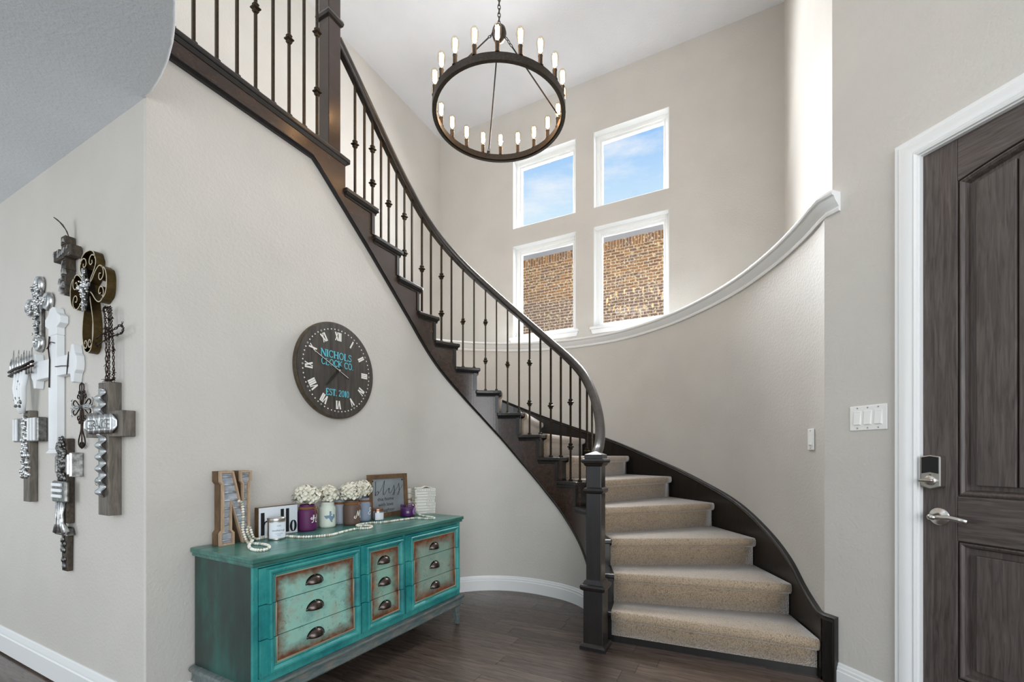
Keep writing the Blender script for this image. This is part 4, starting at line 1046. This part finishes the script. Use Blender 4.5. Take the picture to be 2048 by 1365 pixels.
jar('brown', (98, 78, 68), (1.939, 2.095), .0495, .148, M['white_ink'], LM, 'brown painted jar with white script M', -84)
jar('blue', (140, 152, 172), (2.087, 2.150), .0475, .148, M['white_ink'], LE, 'blue grey painted jar with white script E', -78)
# hydrangeas
M['petal'] = paint('cream_petal', (234, 230, 214), .7, 30, .1, .001, .06)
M['leaf'] = paint('grey_green_leaf', (84, 88, 66), .6, 30, .2, .001, .15)
M['stem'] = base('brown_stem', (104, 78, 46), .8)[0]
fm = MB()
for q in range(4):
    a = q*math.pi/2
    def pt(u, v):
        w_ = math.sin(math.pi*min(1, u*.9+.1))*.010*(v-.5)*2; x_ = u*.016; z_ = .005*math.sin(u*2.2)+.004*(v-.5)**2*4*u
        return (x_*math.cos(a)-w_*math.sin(a), x_*math.sin(a)+w_*math.cos(a), z_)
    fm.grid(pt, 3, 2)
flo = fm
def bunch(lab, pos, zc, rx, rz, seed):
    t = thing('hydrangea_bunch', lab, 'flowers', (pos[0], pos[1], TZ+.14), 0, 'cream hydrangeas in painted jars'); rr = random.Random(seed); m_ = MB(); n_ = 120
    for i in range(n_):
        y_ = 1-(i+.5)/n_*1.55; ph = i*2.39996; s_ = math.sqrt(max(0, 1-y_*y_)); k_ = rr.uniform(.86, 1.06)
        nrm = Vector((s_*math.cos(ph), s_*math.sin(ph), y_)); c_ = Vector((nrm.x*rx*k_, nrm.y*rx*k_, zc+nrm.z*rz*k_))
        qd = (nrm+Vector((rr.uniform(-.4, .4), rr.uniform(-.4, .4), rr.uniform(-.4, .4)))).to_track_quat('Z', 'Y'); sc_ = rr.uniform(.68, .95)
        m_.add([tuple(c_ + qd @ (Vector(v)*sc_)) for v in flo.v], flo.f)
    m_.build('bloom', M['petal'], t, smooth=True)
    MB().lathe([(0, zc-rz*.8), (rx*.55, zc-rz*.5), (rx*.8, zc), (rx*.6, zc+rz*.6), (0, zc+rz*.8)], 12).build('inner_petals', base('shaded_petal', (206, 202, 182), .8)[0], t, smooth=True)
    for q in range(6):
        a = rr.uniform(0, 6.28); L = rr.uniform(.03, .045); d = Vector((math.cos(a), math.sin(a), rr.uniform(-.35, .35))).normalized(); s_ = d.cross(Vector((0, 0, 1))).normalized(); c_ = Vector((d.x*rx*.75, d.y*rx*.75, zc-rz*.35+rr.uniform(-.01, .03)))
        MB().grid(lambda u, v: tuple(c_ + d*L*u + s_*(v-.5)*.028*math.sin(math.pi*min(.97, u*.92+.06)) + Vector((0, 0, .006*math.sin(u*3)+.004*abs(v-.5)))), 5, 2).build('leaf', M['leaf'], t, smooth=True)
    MB().tube([(0, 0, -.09), (.002, .001, 0), (0, 0, zc)], .003, 6).build('stem', M['stem'], t)
bunch('cream hydrangea bunch in the purple jar', (1.665, 2.145), .056, .062, .055, 3)
bunch('cream hydrangea bunch in the cream jar', (1.812, 2.150), .050, .050, .050, 4)
bunch('cream hydrangea bunch in the brown jar', (1.935, 2.100), .055, .058, .054, 5)
bunch('cream hydrangea bunch in the blue grey jar', (2.075, 2.155), .062, .058, .056, 6)
# bless sign
bs = thing('wooden_sign', 'wood framed metal sign reading bless this home leaning by the jars', 'sign', (2.142, 2.165, TZ), R(-1.5))
tilt = bpy.data.objects.new('tilt', None); bpy.data.objects.remove(tilt)
bW, bH, fw_ = .366, .292, .030
TL = lambda u, v, h: (u, -h+.14*v*.35, v)
for a, b, c, d in ((0, bW, 0, fw_), (0, bW, bH-fw_, bH), (0, fw_, fw_, bH-fw_), (bW-fw_, bW, fw_, bH-fw_)):
    MB().prism([(a, c), (b, c), (b, d), (a, d)], -.002, .018, TL).build('frame', M['brown_wood'], bs, bevel=.001)
MB().prism([(fw_-.002, fw_-.002), (bW-fw_+.002, fw_-.002), (bW-fw_+.002, bH-fw_+.002), (fw_-.002, bH-fw_+.002)], .002, .006, TL).build('metal_panel', M['galv_matte'], bs)
for u in (fw_+.012, bW-fw_-.012):
    nlm = MB().lathe([(0, 0), (.006, 0), (.005, .004), (0, .006)], 10).build('nail', M['dark_metal'], bs); nlm.location = TL(u, bH-fw_-.014, .006); nlm.rotation_euler = (R(90), 0, 0)
BF = lambda u, v, h: TL(u, v, h+.0062)
m = MB()
def scr(pts, w0=.0016, w1=.0048, s_=1):
    P = smooth(pts, 6); ws = []
    for i in range(len(P)):
        a = P[max(i-1, 0)]; b = P[min(i+1, len(P)-1)]; dv = abs(b[1]-a[1]); du = abs(b[0]-a[0])+1e-9; ws.append(w0+(w1-w0)*dv/(dv+du)*(1 if b[1] < a[1] else .35))
    m.ribbon(P, ws, BF, 0, .0006)
u0, v0 = .058, .150
scr([(u0+.012, v0+.095), (u0+.010, v0+.045), (u0+.006, v0+.0), (u0+.018, v0+.022), (u0+.030, v0+.030), (u0+.034, v0+.016), (u0+.022, v0+.004), (u0+.006, v0+.002)])
scr([(u0+.030, v0+.012), (u0+.058, v0+.036), (u0+.088, v0+.088), (u0+.094, v0+.094), (u0+.084, v0+.05), (u0+.078, v0+.01), (u0+.088, v0+.002), (u0+.112, v0+.030), (u0+.136, v0+.044)])
scr([(u0+.128, v0+.03), (u0+.138, v0+.046), (u0+.132, v0+.018), (u0+.142, v0+.010), (u0+.16, v0+.022), (u0+.184, v0+.062)])
scr([(u0+.184, v0+.062), (u0+.186, v0+.030), (u0+.180, v0-.004), (u0+.168, v0-.002), (u0+.19, v0+.022), (u0+.212, v0+.04), (u0+.232, v0+.074)])
scr([(u0+.232, v0+.074), (u0+.234, v0+.034), (u0+.228, v0-.004), (u0+.214, v0-.004), (u0+.236, v0+.022), (u0+.258, v0+.046), (u0+.27, v0+.062)])
for txt, vz, wd in (('this home', .118, .152), ('with love', .080, .140), ('& laughter', .042, .165)): textmesh(m, txt, .034, (lambda u, v, h, vz=vz: BF(u+.158+.0, v+vz-.006, .0006)), width=wd)
m.build('lettering', M['black_ink'], bs)
# small candle with copper lid, purple candle
t = thing('candle_tin', 'small white labelled candle with a copper lid before the wooden sign', 'candle', (2.148, 2.085, TZ))
MB().lathe([(0, 0), (.0335, 0), (.035, .003), (.035, .062), (0, .062)], 28).build('tin_body', M['nickel'], t, auto=40)
MB().lathe([(0, .061), (.031, .061), (.032, .064), (.032, .074), (.03, .077), (0, .078)], 28).build('tin_lid', metal('copper_lid', (176, 128, 104), .3), t, auto=40)
MB().grid(lambda u, v: (.0354*math.cos(R(-165+130*u)), .0354*math.sin(R(-165+130*u)), .006+.046*v), 14, 1).build('label', base('white_label_small', (224, 228, 238), .5)[0], t, smooth=True)
t = thing('jar_candle', 'purple candle in a glass cup with a lilac label', 'candle', (2.385, 2.040, TZ))
MB().lathe([(0, .004), (.046, .004), (.047, .01), (.047, .058), (0, .058)], 32).build('wax', base('purple_wax', (96, 52, 108), .5)[0], t, auto=40)
MB().lathe([(0, 0), (.048, 0), (.050, .004), (.050, .082), (.0475, .082), (.0475, .06)], 32, cap=False).build('glass_cup', glass('tinted_glass', (226, 206, 232), .02, 1.5), t, smooth=True)
m = MB(); m.add([( .0505*math.cos(R(-78)+x_*.018/.05), .0505*math.sin(R(-78)+x_*.018/.05), .036+y_*.024) for x_, y_ in arcp(0, 0, 1, 1, 0, 360, 20)[:-1]], [tuple(range(20))]); lo_ = m.build('label', base('lilac_label', (160, 122, 180), .5)[0], t)
# stacked books
M['page'] = paint('cream_paper', (226, 222, 210), .8, 60, .15, .0006, .03)
M['book'] = paint('white_book_cover', (224, 222, 214), .6, 60, .1, .0006, .02)
titles = ['JOEY + SCOTT', 'DANTE', 'DAVID', 'LARUE', 'FUNNY', 'BETTER', 'TRUST', 'CARE', 'JUMPER']
place = {'JOEY + SCOTT': 'topmost of', 'JUMPER': 'lowest of'}
zz = TZ; hts = [.0235, .018, .019, .020, .0205, .021, .021, .019, .0185]
order = list(range(9))[::-1]
ordn = ['lowest', 'second from bottom', 'third from bottom', 'fourth from bottom', 'middle', 'fourth from top', 'third from top', 'second from top', 'topmost']
for n_, i in enumerate(order):
    h = hts[i]; L = .150+rnd.uniform(-.004, .004); Dp = .098
    t = thing('book', 'white book with a stamped spine, %s in the stack on the dresser' % ordn[n_], 'book', (2.478, 2.052, zz), R(-34)+rnd.uniform(-.02, .02), 'white books stacked on the dresser end')
    m = MB(); m.box(0, L, 0, .0025, 0, h); m.box(0, L, .0, Dp, 0, .0022); m.box(0, L, 0, Dp, h-.0022, h); m.build('cover', M['book'], t, bevel=.0008)
    MB().box(.003, L-.003, .002, Dp-.004, .002, h-.002).build('pages', M['page'], t)
    m = MB(); s_ = ' '.join(titles[i]); textmesh(m, s_, h*.62, lambda u, v, hh_: (L-.008+u, -.0004, v+h*.30), align='RIGHT'); m.build('stamped_title', M['grey_ink'], t)
    zz += h+.0004
ob = thing('open_book', 'small open cream booklet lying on top of the book stack', 'book', (2.478, 2.052, zz), R(-34))
m = MB(); m.grid(lambda u, v: (.01+.12*u, .008+.08*v, .001+.013*math.exp(-((u-.62)/.16)**2)*(1-.3*v)+.003), 14, 2); m.build('open_pages', M['page'], ob, smooth=True, solid=.004)
t = thing('book_bundle', 'bundle of tan paged books tied with twine behind the wooden sign', 'books', (2.514, 2.135, TZ), R(-3))
for k in range(5): MB().box(.0, .062, 0, .07, k*.036, k*.036+.034).build('tied_book', M['page'], t, bevel=.002)
m = MB(); m.tube([(.031, -.003, 0), (.031, -.003, .182), (.031, .073, .182), (.031, .073, 0)], .003, 6, closed=True); m.tube([(-.003, -.003, .10), (.065, -.003, .10), (.065, .073, .10), (-.003, .073, .10)], .003, 6, closed=True)
for sg in (-1, 1): m.tube([(.031, -.004, .10), (.031+sg*.016, -.010, .112), (.031+sg*.022, -.008, .09), (.031, -.004, .10)], .0024, 6); m.tube([(.031, -.004, .10), (.031+sg*.008, -.01, .07), (.031+sg*.012, -.006, .035)], .0024, 6)
m.build('twine', M['twine'], t, smooth=True)
# bead garland
GP = [(1.271,2.1245,.949),(1.285,2.1245,.945),(1.292,2.1245,.925),(1.295,2.1245,.882),(1.294,2.1245,.838),(1.295,2.1245,.80),(1.297,2.095,.753),(1.284,2.049,.753),(1.287,2.013,.753),(1.296,1.970,.753),(1.285,1.917,.753),(1.257,1.870,.753),(1.223,1.850,.753),(1.202,1.868,.753),(1.205,1.915,.753),(1.237,1.985,.755),(1.29,2.045,.764),(1.322,2.100,.755),(1.318,2.122,.783),(1.314,2.1245,.805),(1.322,2.1245,.820),(1.331,2.1245,.807),(1.343,2.121,.765),(1.362,2.122,.753),(1.385,2.125,.753),(1.43,2.124,.753),(1.475,2.10,.753),(1.485,2.03,.753),(1.505,1.965,.753),(1.557,1.915,.753),(1.617,1.89,.753),(1.723,1.913,.753),(1.812,1.920,.753),(1.857,1.875,.753),(1.904,1.894,.753),(1.926,1.952,.753),(1.885,1.975,.753),(1.90,2.012,.753),(1.955,2.022,.753),(2.019,2.005,.753),(2.063,1.964,.753),(2.147,1.945,.753),(2.235,1.925,.753),(2.298,1.905,.753),(2.31,1.84,.753),(2.33,1.79,.753),(2.36,1.79,.753),(2.385,1.83,.753),(2.40,1.90,.753),(2.44,1.98,.753),(2.466,2.03,.765),(2.468,2.036,.815),(2.470,2.038,.861),(2.466,2.036,.905),(2.466,2.040,.931),(2.476,2.050,.938)]
gl_ = thing('bead_garland', 'white and sage wooden bead garland trailing across the dresser top', 'garland', (1.297, 2.095, TZ))
GP = [(a, b, c-.0016) for a, b, c in GP]; dense = smooth(GP, 10); Ls = [0]
for a, b in zip(dense[:-1], dense[1:]): Ls.append(Ls[-1]+(Vector(b)-Vector(a)).length)
MB().tube([(a-1.297, b-2.095, c-TZ) for a, b, c in dense], .0012, 5).build('cord', M['twine'], gl_)
bmats = [base('cream_bead', (228, 222, 206), .6)[0], base('white_bead', (238, 236, 228), .6)[0], base('sage_bead', (168, 182, 166), .6)[0], base('tan_bead', (198, 180, 156), .6)[0]]
bmeshes = []
for bmt in bmats:
    me = MB().lathe([(0.001, -.0058), (.0045, -.005), (.0068, -.002), (.0068, .002), (.0045, .005), (.001, .0058)], 10).mesh('bead'); me.materials.append(bmt)
    for p in me.polygons: p.use_smooth = True
    bmeshes.append(me)
s_ = .004; j = 0
while s_ < Ls[-1]:
    while Ls[j+1] < s_: j += 1
    f_ = (s_-Ls[j])/(Ls[j+1]-Ls[j]); a = Vector(dense[j]); b = Vector(dense[j+1]); p = a.lerp(b, f_)
    o = link('bead', rnd.choices(bmeshes, [5, 4, 3, 1])[0], gl_); o.location = p-Vector((1.297, 2.095, TZ)); o.rotation_euler = (b-a).to_track_quat('Z', 'Y').to_euler(); s_ += .0124

# ------------------------------------------------------------------ wall of crosses
M['bark'] = wood('dark_bark', (40, 33, 26), (84, 74, 62), .75, (20, 20, 8), 4, .6)
M['silver'] = metal('antique_silver', (186, 188, 188), .32, .3, 45)
M['pewter'] = metal('dark_pewter', (112, 112, 110), .38, .3, 50)
M['scroll'] = metal('brown_bronze_strap', (88, 74, 48), .42, .12, 40)
M['scroll_edge'] = base('worn_cream_edge', (196, 184, 158), .5)[0]
M['wire'] = metal('rusted_wire', (58, 48, 44), .55, .3, 60)
M['white_paint'] = paint('chalky_white_paint', (232, 236, 238), .6, 18, .12, .002, .05)
M['gray_board'] = wood('weathered_grey_board', (74, 68, 62), (126, 118, 108), .65, (14, 14, 2), 4, .35)
M['tin'] = metal('bright_corrugated_tin', (206, 208, 208), .3, .08, 30)
def cross(name, lab, y, z): return thing(name, lab, 'cross', (X0, y, z), R(-90), None)
def blob(m, c, r_, sq=(1, 1, 1)):
    m.lathe([(0, -r_*sq[2]), (r_*.7, -r_*.7*sq[2]), (r_, 0), (r_*.7, r_*.7*sq[2]), (0, r_*sq[2])], 8, c)
# bark cross
t = cross('bark_cross', 'rough bark cross with a curled tip, highest of the crosses', 2.945, 2.155); rr = random.Random(5)
m = MB()
for i in range(7):
    z0 = -.195+i*.04; m.frus(rr.uniform(-.004, .004), -.022, z0, z0+.043, .024+rr.uniform(-.003, .003), .024+rr.uniform(-.003, .003), .018, .018)
m.build('upright', M['bark'], t)
m = MB()
for i in range(5): m.box(-.095+i*.04, -.095+i*.04+.038, -.046, -.006, -.022+rr.uniform(-.004, .004), .024+rr.uniform(-.004, .004))
m.build('arm', M['bark'], t)
m = MB()
for i in range(26):
    up = rr.random() < .65; u = rr.uniform(-.02, .02) if up else rr.uniform(-.09, .08); v = rr.uniform(-.19, .1) if up else rr.uniform(-.018, .018); s_ = rr.uniform(.006, .012)
    MB().frus(u, -.043+rr.uniform(-.004, .002), v-s_, v+s_*1.4, s_, s_*.5, .007, .004).build('silver_flake', M['silver'], t)
MB().sweep([(.006, -.02, .085), (.002, -.03, .12), (-.008, -.045, .15), (-.026, -.06, .172)], [(-.012, -.002), (.012, -.002), (.012, .002), (-.012, .002)]).build('curled_tip', M['bark'], t)
# scroll cross
t = cross('scroll_cross', 'brown strap iron scroll cross with a beaded silver centre', 2.690, 1.945)
half = [(.0, .010), (.04, .030), (.08, .066), (.115, .082), (.145, .072), (.158, .045), (.148, .022), (.126, .016), (.112, .030), (.118, .046), (.132, .044)]
cap_ = [(.135, .074), (.168, .060), (.184, .03), (.187, 0), (.184, -.03), (.168, -.060), (.135, -.074)]
low_ = [(.0, .010), (.07, .030), (.15, .052), (.22, .056), (.265, .040), (.278, .018), (.262, .006), (.244, .014), (.246, .028), (.258, .028)]
capl = [(.255, .046), (.288, .030), (.300, 0), (.288, -.030), (.255, -.046)]
SDP = .036
for (cx, sx) in (('top', 0), ('left', 1), ('right', 2), ('bottom', 3)):
    def armmap(s_, q, h):
        return {0: (q, s_), 1: (-s_, q), 2: (s_, q), 3: (q, -s_)}[sx]
    hf, cp = (low_, capl) if sx == 3 else ([(a*(.92 if sx == 0 else 1.0), b) for a, b in half], [(a*(.92 if sx == 0 else 1.0), b) for a, b in cap_])
    m = MB(); me_ = MB()
    for pts in (hf, [(a, -b) for a, b in hf], cp):
        P = smooth(pts, 5); fn = lambda s_, q, h: (lambda w_: (w_[0], -h, w_[1]))(armmap(s_, q, h))
        m.ribbon(P, .0035, fn, .002, SDP); me_.ribbon(P, .0045, fn, SDP, SDP+.0012)
    o_ = m.build('strap_scroll', M['scroll'], t); me_.build('strap_edge', M['scroll_edge'], o_)
m = MB(); m.box(-.006, .006, -.056, -.048, -.11, .085); m.box(-.058, .058, -.056, -.048, -.006, .006)
for i in range(70):
    up = i % 3; u, v = ((rr.gauss(0, .013), rr.uniform(-.10, .085)) if up else (rr.uniform(-.05, .05), rr.gauss(0, .012))); blob(m, (u, -.046-rr.uniform(0, .012), v), rr.uniform(.003, .0065))
m.build('beaded_centre', M['silver'], t)
m = MB(); m.prism(arcp(0, -.01, .026, .10, 0, 360, 20)[:-1], .018, .044, XY); m.build('centre_plate', M['dark_metal'], t)
# barbed wire cross
t = cross('barbed_wire_cross', 'barbed wire cross hanging right of the scroll cross', 2.487, 1.682)
def wire(pts, n_=40, tw=9):
    P = smooth(pts, max(2, n_//(len(pts)-1))); m_ = MB()
    for ph in (0, math.pi): m_.tube([(p[0]+.0035*math.cos(ph+i*tw*6.28/len(P)), p[1]+.0035*math.sin(ph+i*tw*6.28/len(P)), p[2]+.0015*math.sin(ph+i*1.3)) for i, p in enumerate(P)], .0021, 5)
    return m_, P
for pts in ([(-.035, -.03, -.18), (-.034, -.03, -.06), (-.03, -.034, .04), (-.035, -.034, .11), (-.05, -.034, .14), (-.03, -.034, .15), (-.015, -.03, .12)], [(0, -.034, -.182), (.002, -.034, 0), (.0, -.034, .145)], [(.035, -.03, -.18), (.03, -.03, -.05), (.026, -.034, .05), (.02, -.034, .14)],
            [(-.135, -.03, .02), (-.05, -.036, .03), (.05, -.036, .036), (.11, -.034, .05), (.13, -.034, .03), (.11, -.034, .012), (.05, -.036, .01), (-.05, -.034, -.002), (-.13, -.03, -.012), (-.142, -.03, .006)], [(-.035, -.03, -.178), (0, -.034, -.186), (.035, -.03, -.178)]):
    m, P = wire(pts); o_ = m.build('wire_strand', M['wire'], t, smooth=True)
    for p in P[4::9]:
        mb_ = MB()
        for q in range(3): d = Vector((rr.uniform(-1, 1), rr.uniform(-1, .2), rr.uniform(-1, 1))).normalized()*.018; mb_.tube([Vector(p)-d*.5, Vector(p)+d], [.0018, .0008], 4)
        mb_.build('barb', M['wire'], o_)
m = MB()
for i in range(9): a = i*.7; m.tube([(.03*math.cos(a), -.036+.006*math.sin(a*2), .022+.03*math.sin(a)), (.024*math.cos(a+2), -.042, .02+.026*math.sin(a+2))], .002, 4)
m.build('binding', M['wire'], t)
# wood and corrugated tin cross
t = cross('corrugated_cross', 'grey wooden cross with wavy tin strips stamped with raised letters', 2.505, 1.198)
MB().box(-.05, .05, -.046, -.001, -.298, .294).build('upright', M['gray_board'], t, bevel=.002)
for a_ in ((-.175, -.0505), (.0505, .175)): MB().box(*a_, -.046, -.001, .050, .162).build('arm', M['gray_board'], t, bevel=.002)
def wave(L0, L1, wd, vert, c):
    m_ = MB(); n_ = 60
    for side in (0,):
        def g(u, v):
            s_ = L0+(L1-L0)*u; e = min(1, min(u, 1-u)*12+.35)
            q = c+(v-.5)*wd*(e if True else 1); h = .058+.0095*math.sin(s_*2*math.pi/.052)
            return (q, -h, s_) if vert else (s_, -h, q)
        m_.grid(g, n_, 4)
    return m_
for a, b in ((.145, .262), (-.218, .062)): wave(a, b, .062, True, 0).build('tin_strip', M['tin'], t, smooth=True, solid=.0012)
wave(-.138, .138, .084, False, .106).build('tin_strip', M['tin'], t, smooth=True, solid=.0012)
m = MB()
for i, c_ in enumerate('GRACE'): textmesh(m, c_, .062, lambda u, v, h, i=i: (-.084+i*.042+u, -.0695, .084+v))
m.build('stamped_letters', M['pewter'], t)
m = MB(); textmesh(m, 'G', .05, lambda u, v, h: (u, -.0695, -.165+v)); m.build('stamped_letters', M['pewter'], t)
# thin scrollwork cross
t = cross('wire_scroll_cross', 'small thin black and silver scrollwork cross', 2.824, 1.400)
m = MB(); ms = MB()
def sct(mm, pts, r_=.0028): mm.tube([(a, -.012, b) for a, b in smooth(pts, 5)], r_, 5)
for sg in (-1, 1):
    sct(m, [(0, -.2), (sg*.03, -.185), (sg*.034, -.16), (sg*.012, -.12), (sg*.006, -.09), (sg*.014, -.06), (sg*.006, -.03), (0, 0)])
    sct(m, [(0, .02), (sg*.008, .06), (sg*.022, .085), (sg*.02, .108), (0, .118)]); sct(m, [(sg*.012, -.17), (sg*.018, -.18), (sg*.01, -.19), (0, -.175)])
    for vg in (-1, 1):
        sct(m, [(sg*.02, vg*.004), (sg*.06, vg*.03), (sg*.08, vg*.036), (sg*.095, vg*.022), (sg*.085, vg*.012)]); sct(m, [(sg*.012, vg*.012), (sg*.022, vg*.05), (sg*.04, vg*.062), (sg*.046, vg*.048), (sg*.036, vg*.042)])
        sct(m, [(sg*.004, vg*.03), (sg*.016, vg*.072), (sg*.03, vg*.078), (sg*.03, vg*.064)])
        sct(ms, [(sg*.01, 0), (sg*.05, vg*.012), (sg*.1, vg*.004), (sg*.118, vg*.03), (sg*.108, vg*.042)])
sct(ms, [(-.122, 0), (.122, 0)], .003); sct(m, [(0, -.2), (0, -.05)], .0026); sct(m, [(0, .01), (0, .118)])
m.build('scrollwork', M['wire'], t, smooth=True); ms.build('silver_scroll', M['silver'], t, smooth=True)
m = MB(); blob(m, (0, -.016, 0), .009); m.build('boss', M['pewter'], t)
# white cross
t = cross('white_wooden_cross', 'large chalky white wooden cross with rounded lobed ends', 3.098, 1.612)
def lobe(cx, cz, wd, L, ang):
    pts = [(-wd*.5, 0), (-wd*.5, L*.25), (-wd*.92, L*.38), (-wd*.92, L*.62), (-wd*.5, L*.76), (-wd*.34, L*.95), (0, L), (wd*.34, L*.95), (wd*.5, L*.76), (wd*.92, L*.62), (wd*.92, L*.38), (wd*.5, L*.25), (wd*.5, 0)]
    a = R(ang); return [(cx+p[0]*math.cos(a)-p[1]*math.sin(a), cz+p[0]*math.sin(a)+p[1]*math.cos(a)) for p in pts]
MB().box(-.05, .05, -.034, -.001, -.415, .165).build('upright', M['white_paint'], t, bevel=.004)
for a_ in ((.0505, .185), (-.185, -.0505)): MB().box(*a_, -.034, -.001, -.046, .05).build('arm', M['white_paint'], t, bevel=.004)
for a_ in ((0, .165, .1, .145, 0), (.184, .002, .1, .095, -90), (-.184, .002, .1, .095, 90), ): MB().prism(lobe(*a_), .001, .034, XY).build('lobed_end', M['white_paint'], t, bevel=.003)
MB().prism([(-.05, -.4145), (-.052, -.420), (-.078, -.428), (-.078, -.437), (.05, -.437), (.05, -.4145)], .001, .034, XY).build('foot', M['white_paint'], t, bevel=.003)
m = MB(); m.tube([(-.055, -.038, .10), (0, -.040, .13), (.04, -.038, .12)], .0022, 5); m.tube([(.05, -.038, .0), (.13, -.04, -.004), (.2, -.038, -.01)], .0022, 5); m.tube([(-.02, -.038, .16), (-.028, -.04, .10), (-.018, -.038, .04), (-.024, -.038, -.1)], .003, 5); m.build('wire_wrap', M['wire'], t)
m = MB(); m.prism([(-.005+.02, -.05), (.03, .0), (.036, .06), (.022, .012)], .035, .038, lambda u, v, h: (u+.165, -h, v)); m.build('dark_inlay', M['dark_metal'], t)
# ornate silver cross
def ornate(name, lab, y, z, wd, top, bot, mats, dens, armz=0, sd=2, lobes=True):
    t = cross(name, lab, y, z); r2 = random.Random(sd)
    MB().box(-.036, .036, -.022, -.001, bot, top).box(-wd, -.0365, -.022, -.001, armz-.034, armz+.034).box(.0365, wd, -.022, -.001, armz-.034, armz+.034).build('backing', mats[0], t, bevel=.006)
    if lobes:
        for c_ in ((0, top), (-wd, armz), (wd, armz), (0, bot)):
            ro_ = MB().lathe([(0, 0), (.048, 0), (.05, .008), (.044, .02), (.03, .026), (.026, .02), (0, .022)], 20).build('rosette', mats[1], t, smooth=True); ro_.location = (c_[0], -.004, c_[1]); ro_.rotation_euler = (R(90), 0, 0)
    m = MB()
    for i in range(dens):
        up = r2.random() < .62; u, v = (r2.gauss(0, .020), r2.uniform(bot, top)) if up else (r2.uniform(-wd, wd), armz+r2.gauss(0, .018)); s_ = r2.uniform(.004, .009); u = max(-wd, min(wd, u))
        blob(m, (u, -.023-r2.uniform(0, .008), v), s_, (1, 1, r2.uniform(.7, 1.9)))
    m.build('relief', mats[1], t, smooth=True); return t
ornate('silver_cross', 'ornate antique silver cross beside the white wooden cross', 3.335, 1.955, .118, .125, -.185, (M['pewter'], M['silver']), 150, .02, 3)
# nail cross with twisted stems
t = cross('nail_cross', 'pale cross of upright spikes wired together beside the wall edge of the gallery', 3.455, 1.63); t.location.x = X0-.026
for i in range(9):
    u = -.15+i*.037; h = .075+.045*math.sin(i*1.7)**2; MB().tube([(u, -.02, -.03), (u, -.024, .03), (u+.002, -.022, h)], [.008, .007, .001], 6).build('spike', M['silver'], t, smooth=True)
m = MB(); m.tube([(-.17, -.026, .0), (-.05, -.036, .006), (.06, -.034, .012), (.17, -.026, .03)], .007, 6); m.tube([(-.17, -.026, -.02), (0, -.036, -.012), (.17, -.026, .008)], .006, 6); m.build('binding_bar', M['wire'], t, smooth=True)
m = MB()
for u in (-.05, -.015, .02, .05): m.tube([(u*1.3, -.02, 0), (u, -.03, -.10), (u*.8, -.026, -.18), (u*.5, -.02, -.235)], [.013, .014, .012, .006], 7)
m.build('stem', M['white_paint'], t, smooth=True)
for i in range(24):
    m = MB(); blob(m, (rr.uniform(-.05, .05), -.034, rr.uniform(-.21, -.06)), rr.uniform(.005, .010)); m.build('leaf_relief', M['pewter'], t, smooth=True)
# block cross
t = cross('block_cross', 'silver capped wooden cross with thick square arms, lowest near the gallery edge', 3.44, 1.30)
MB().box(-.042, .042, -.034, -.001, -.385, .11).build('upright', M['gray_board'], t, bevel=.003)
for a_ in ((-.165, -.0425), (.0425, .175)): MB().box(*a_, -.042, -.001, -.06, .07).build('arm', M['pewter'], t, bevel=.006)
for u in (-.135, -.10, .07, .11, .15): MB().box(u-.010, u+.010, -.05, -.04, -.055, .066).build('flute', M['white_paint'], t, bevel=.004)
m = MB()
for i in range(96): blob(m, (max(-.04, min(.04, rr.gauss(0, .022))), -.034-rr.uniform(0, .010), rr.uniform(-.26, .075)), rr.uniform(.006, .013), (1, 1, 1.4))
m.build('relief', M['silver'], t, smooth=True)
# long pewter cross
t = cross('pewter_cross', 'long dark pewter cross with a banded white block, lowest of the crosses', 2.985, 1.02)
MB().box(-.04, .05, -.03, -.001, -.19, .23).build('upright', M['bark'], t, bevel=.004)
m = MB(); m.prism([(-.03, -.43), (.03, -.43), (.036, -.215), (-.036, -.215)], .001, .024, XY); m.build('tail', M['bark'], t, bevel=.004)
for a_ in ((-.07, -.0405), (.0505, .14)): MB().box(*a_, -.04, -.001, .055, .148).build('arm', M['pewter'], t, bevel=.01)
m = MB().box(.105, .118, -.05, -.039, .05, .153).box(.13, .15, -.05, -.001, .042, .16); m.build('arm_cap', M['silver'], t, bevel=.006)
m = MB().box(-.075, .085, -.048, -.0305, -.085, .02); m.build('block', M['pewter'], t, bevel=.008)
for i in range(3): MB().box(-.06, .05, -.056, -.047, -.062+i*.028, -.046+i*.028).build('white_band', M['white_paint'], t, bevel=.003)
m = MB()
for i in range(110): blob(m, (max(-.038, min(.048, rr.gauss(0, .026))), -.030-rr.uniform(0, .012), rr.uniform(.03, .23)), rr.uniform(.005, .010), (1, 1, 1.8))
m.build('relief', M['pewter'], t, smooth=True)
m = MB()
for sg in (-.028, .004, .032): m.tube([(sg, -.036, -.085), (sg*.7, -.04, -.14), (sg*.9, -.04, -.19), (sg*1.8, -.036, -.235)], [.012, .011, .012, .016], 8)
m.build('fluted_stem', M['silver'], t, smooth=True)
MB().frus(0, -.022, -.25, -.21, .07, .045, .02, .02).build('flared_foot', M['pewter'], t, bevel=.008)
m = MB()
for i in range(14): blob(m, (rr.gauss(0, .016), -.026, rr.uniform(-.42, -.25)), rr.uniform(.006, .012), (1, 1, 1.8))
m.build('foot_relief', M['pewter'], t, smooth=True)
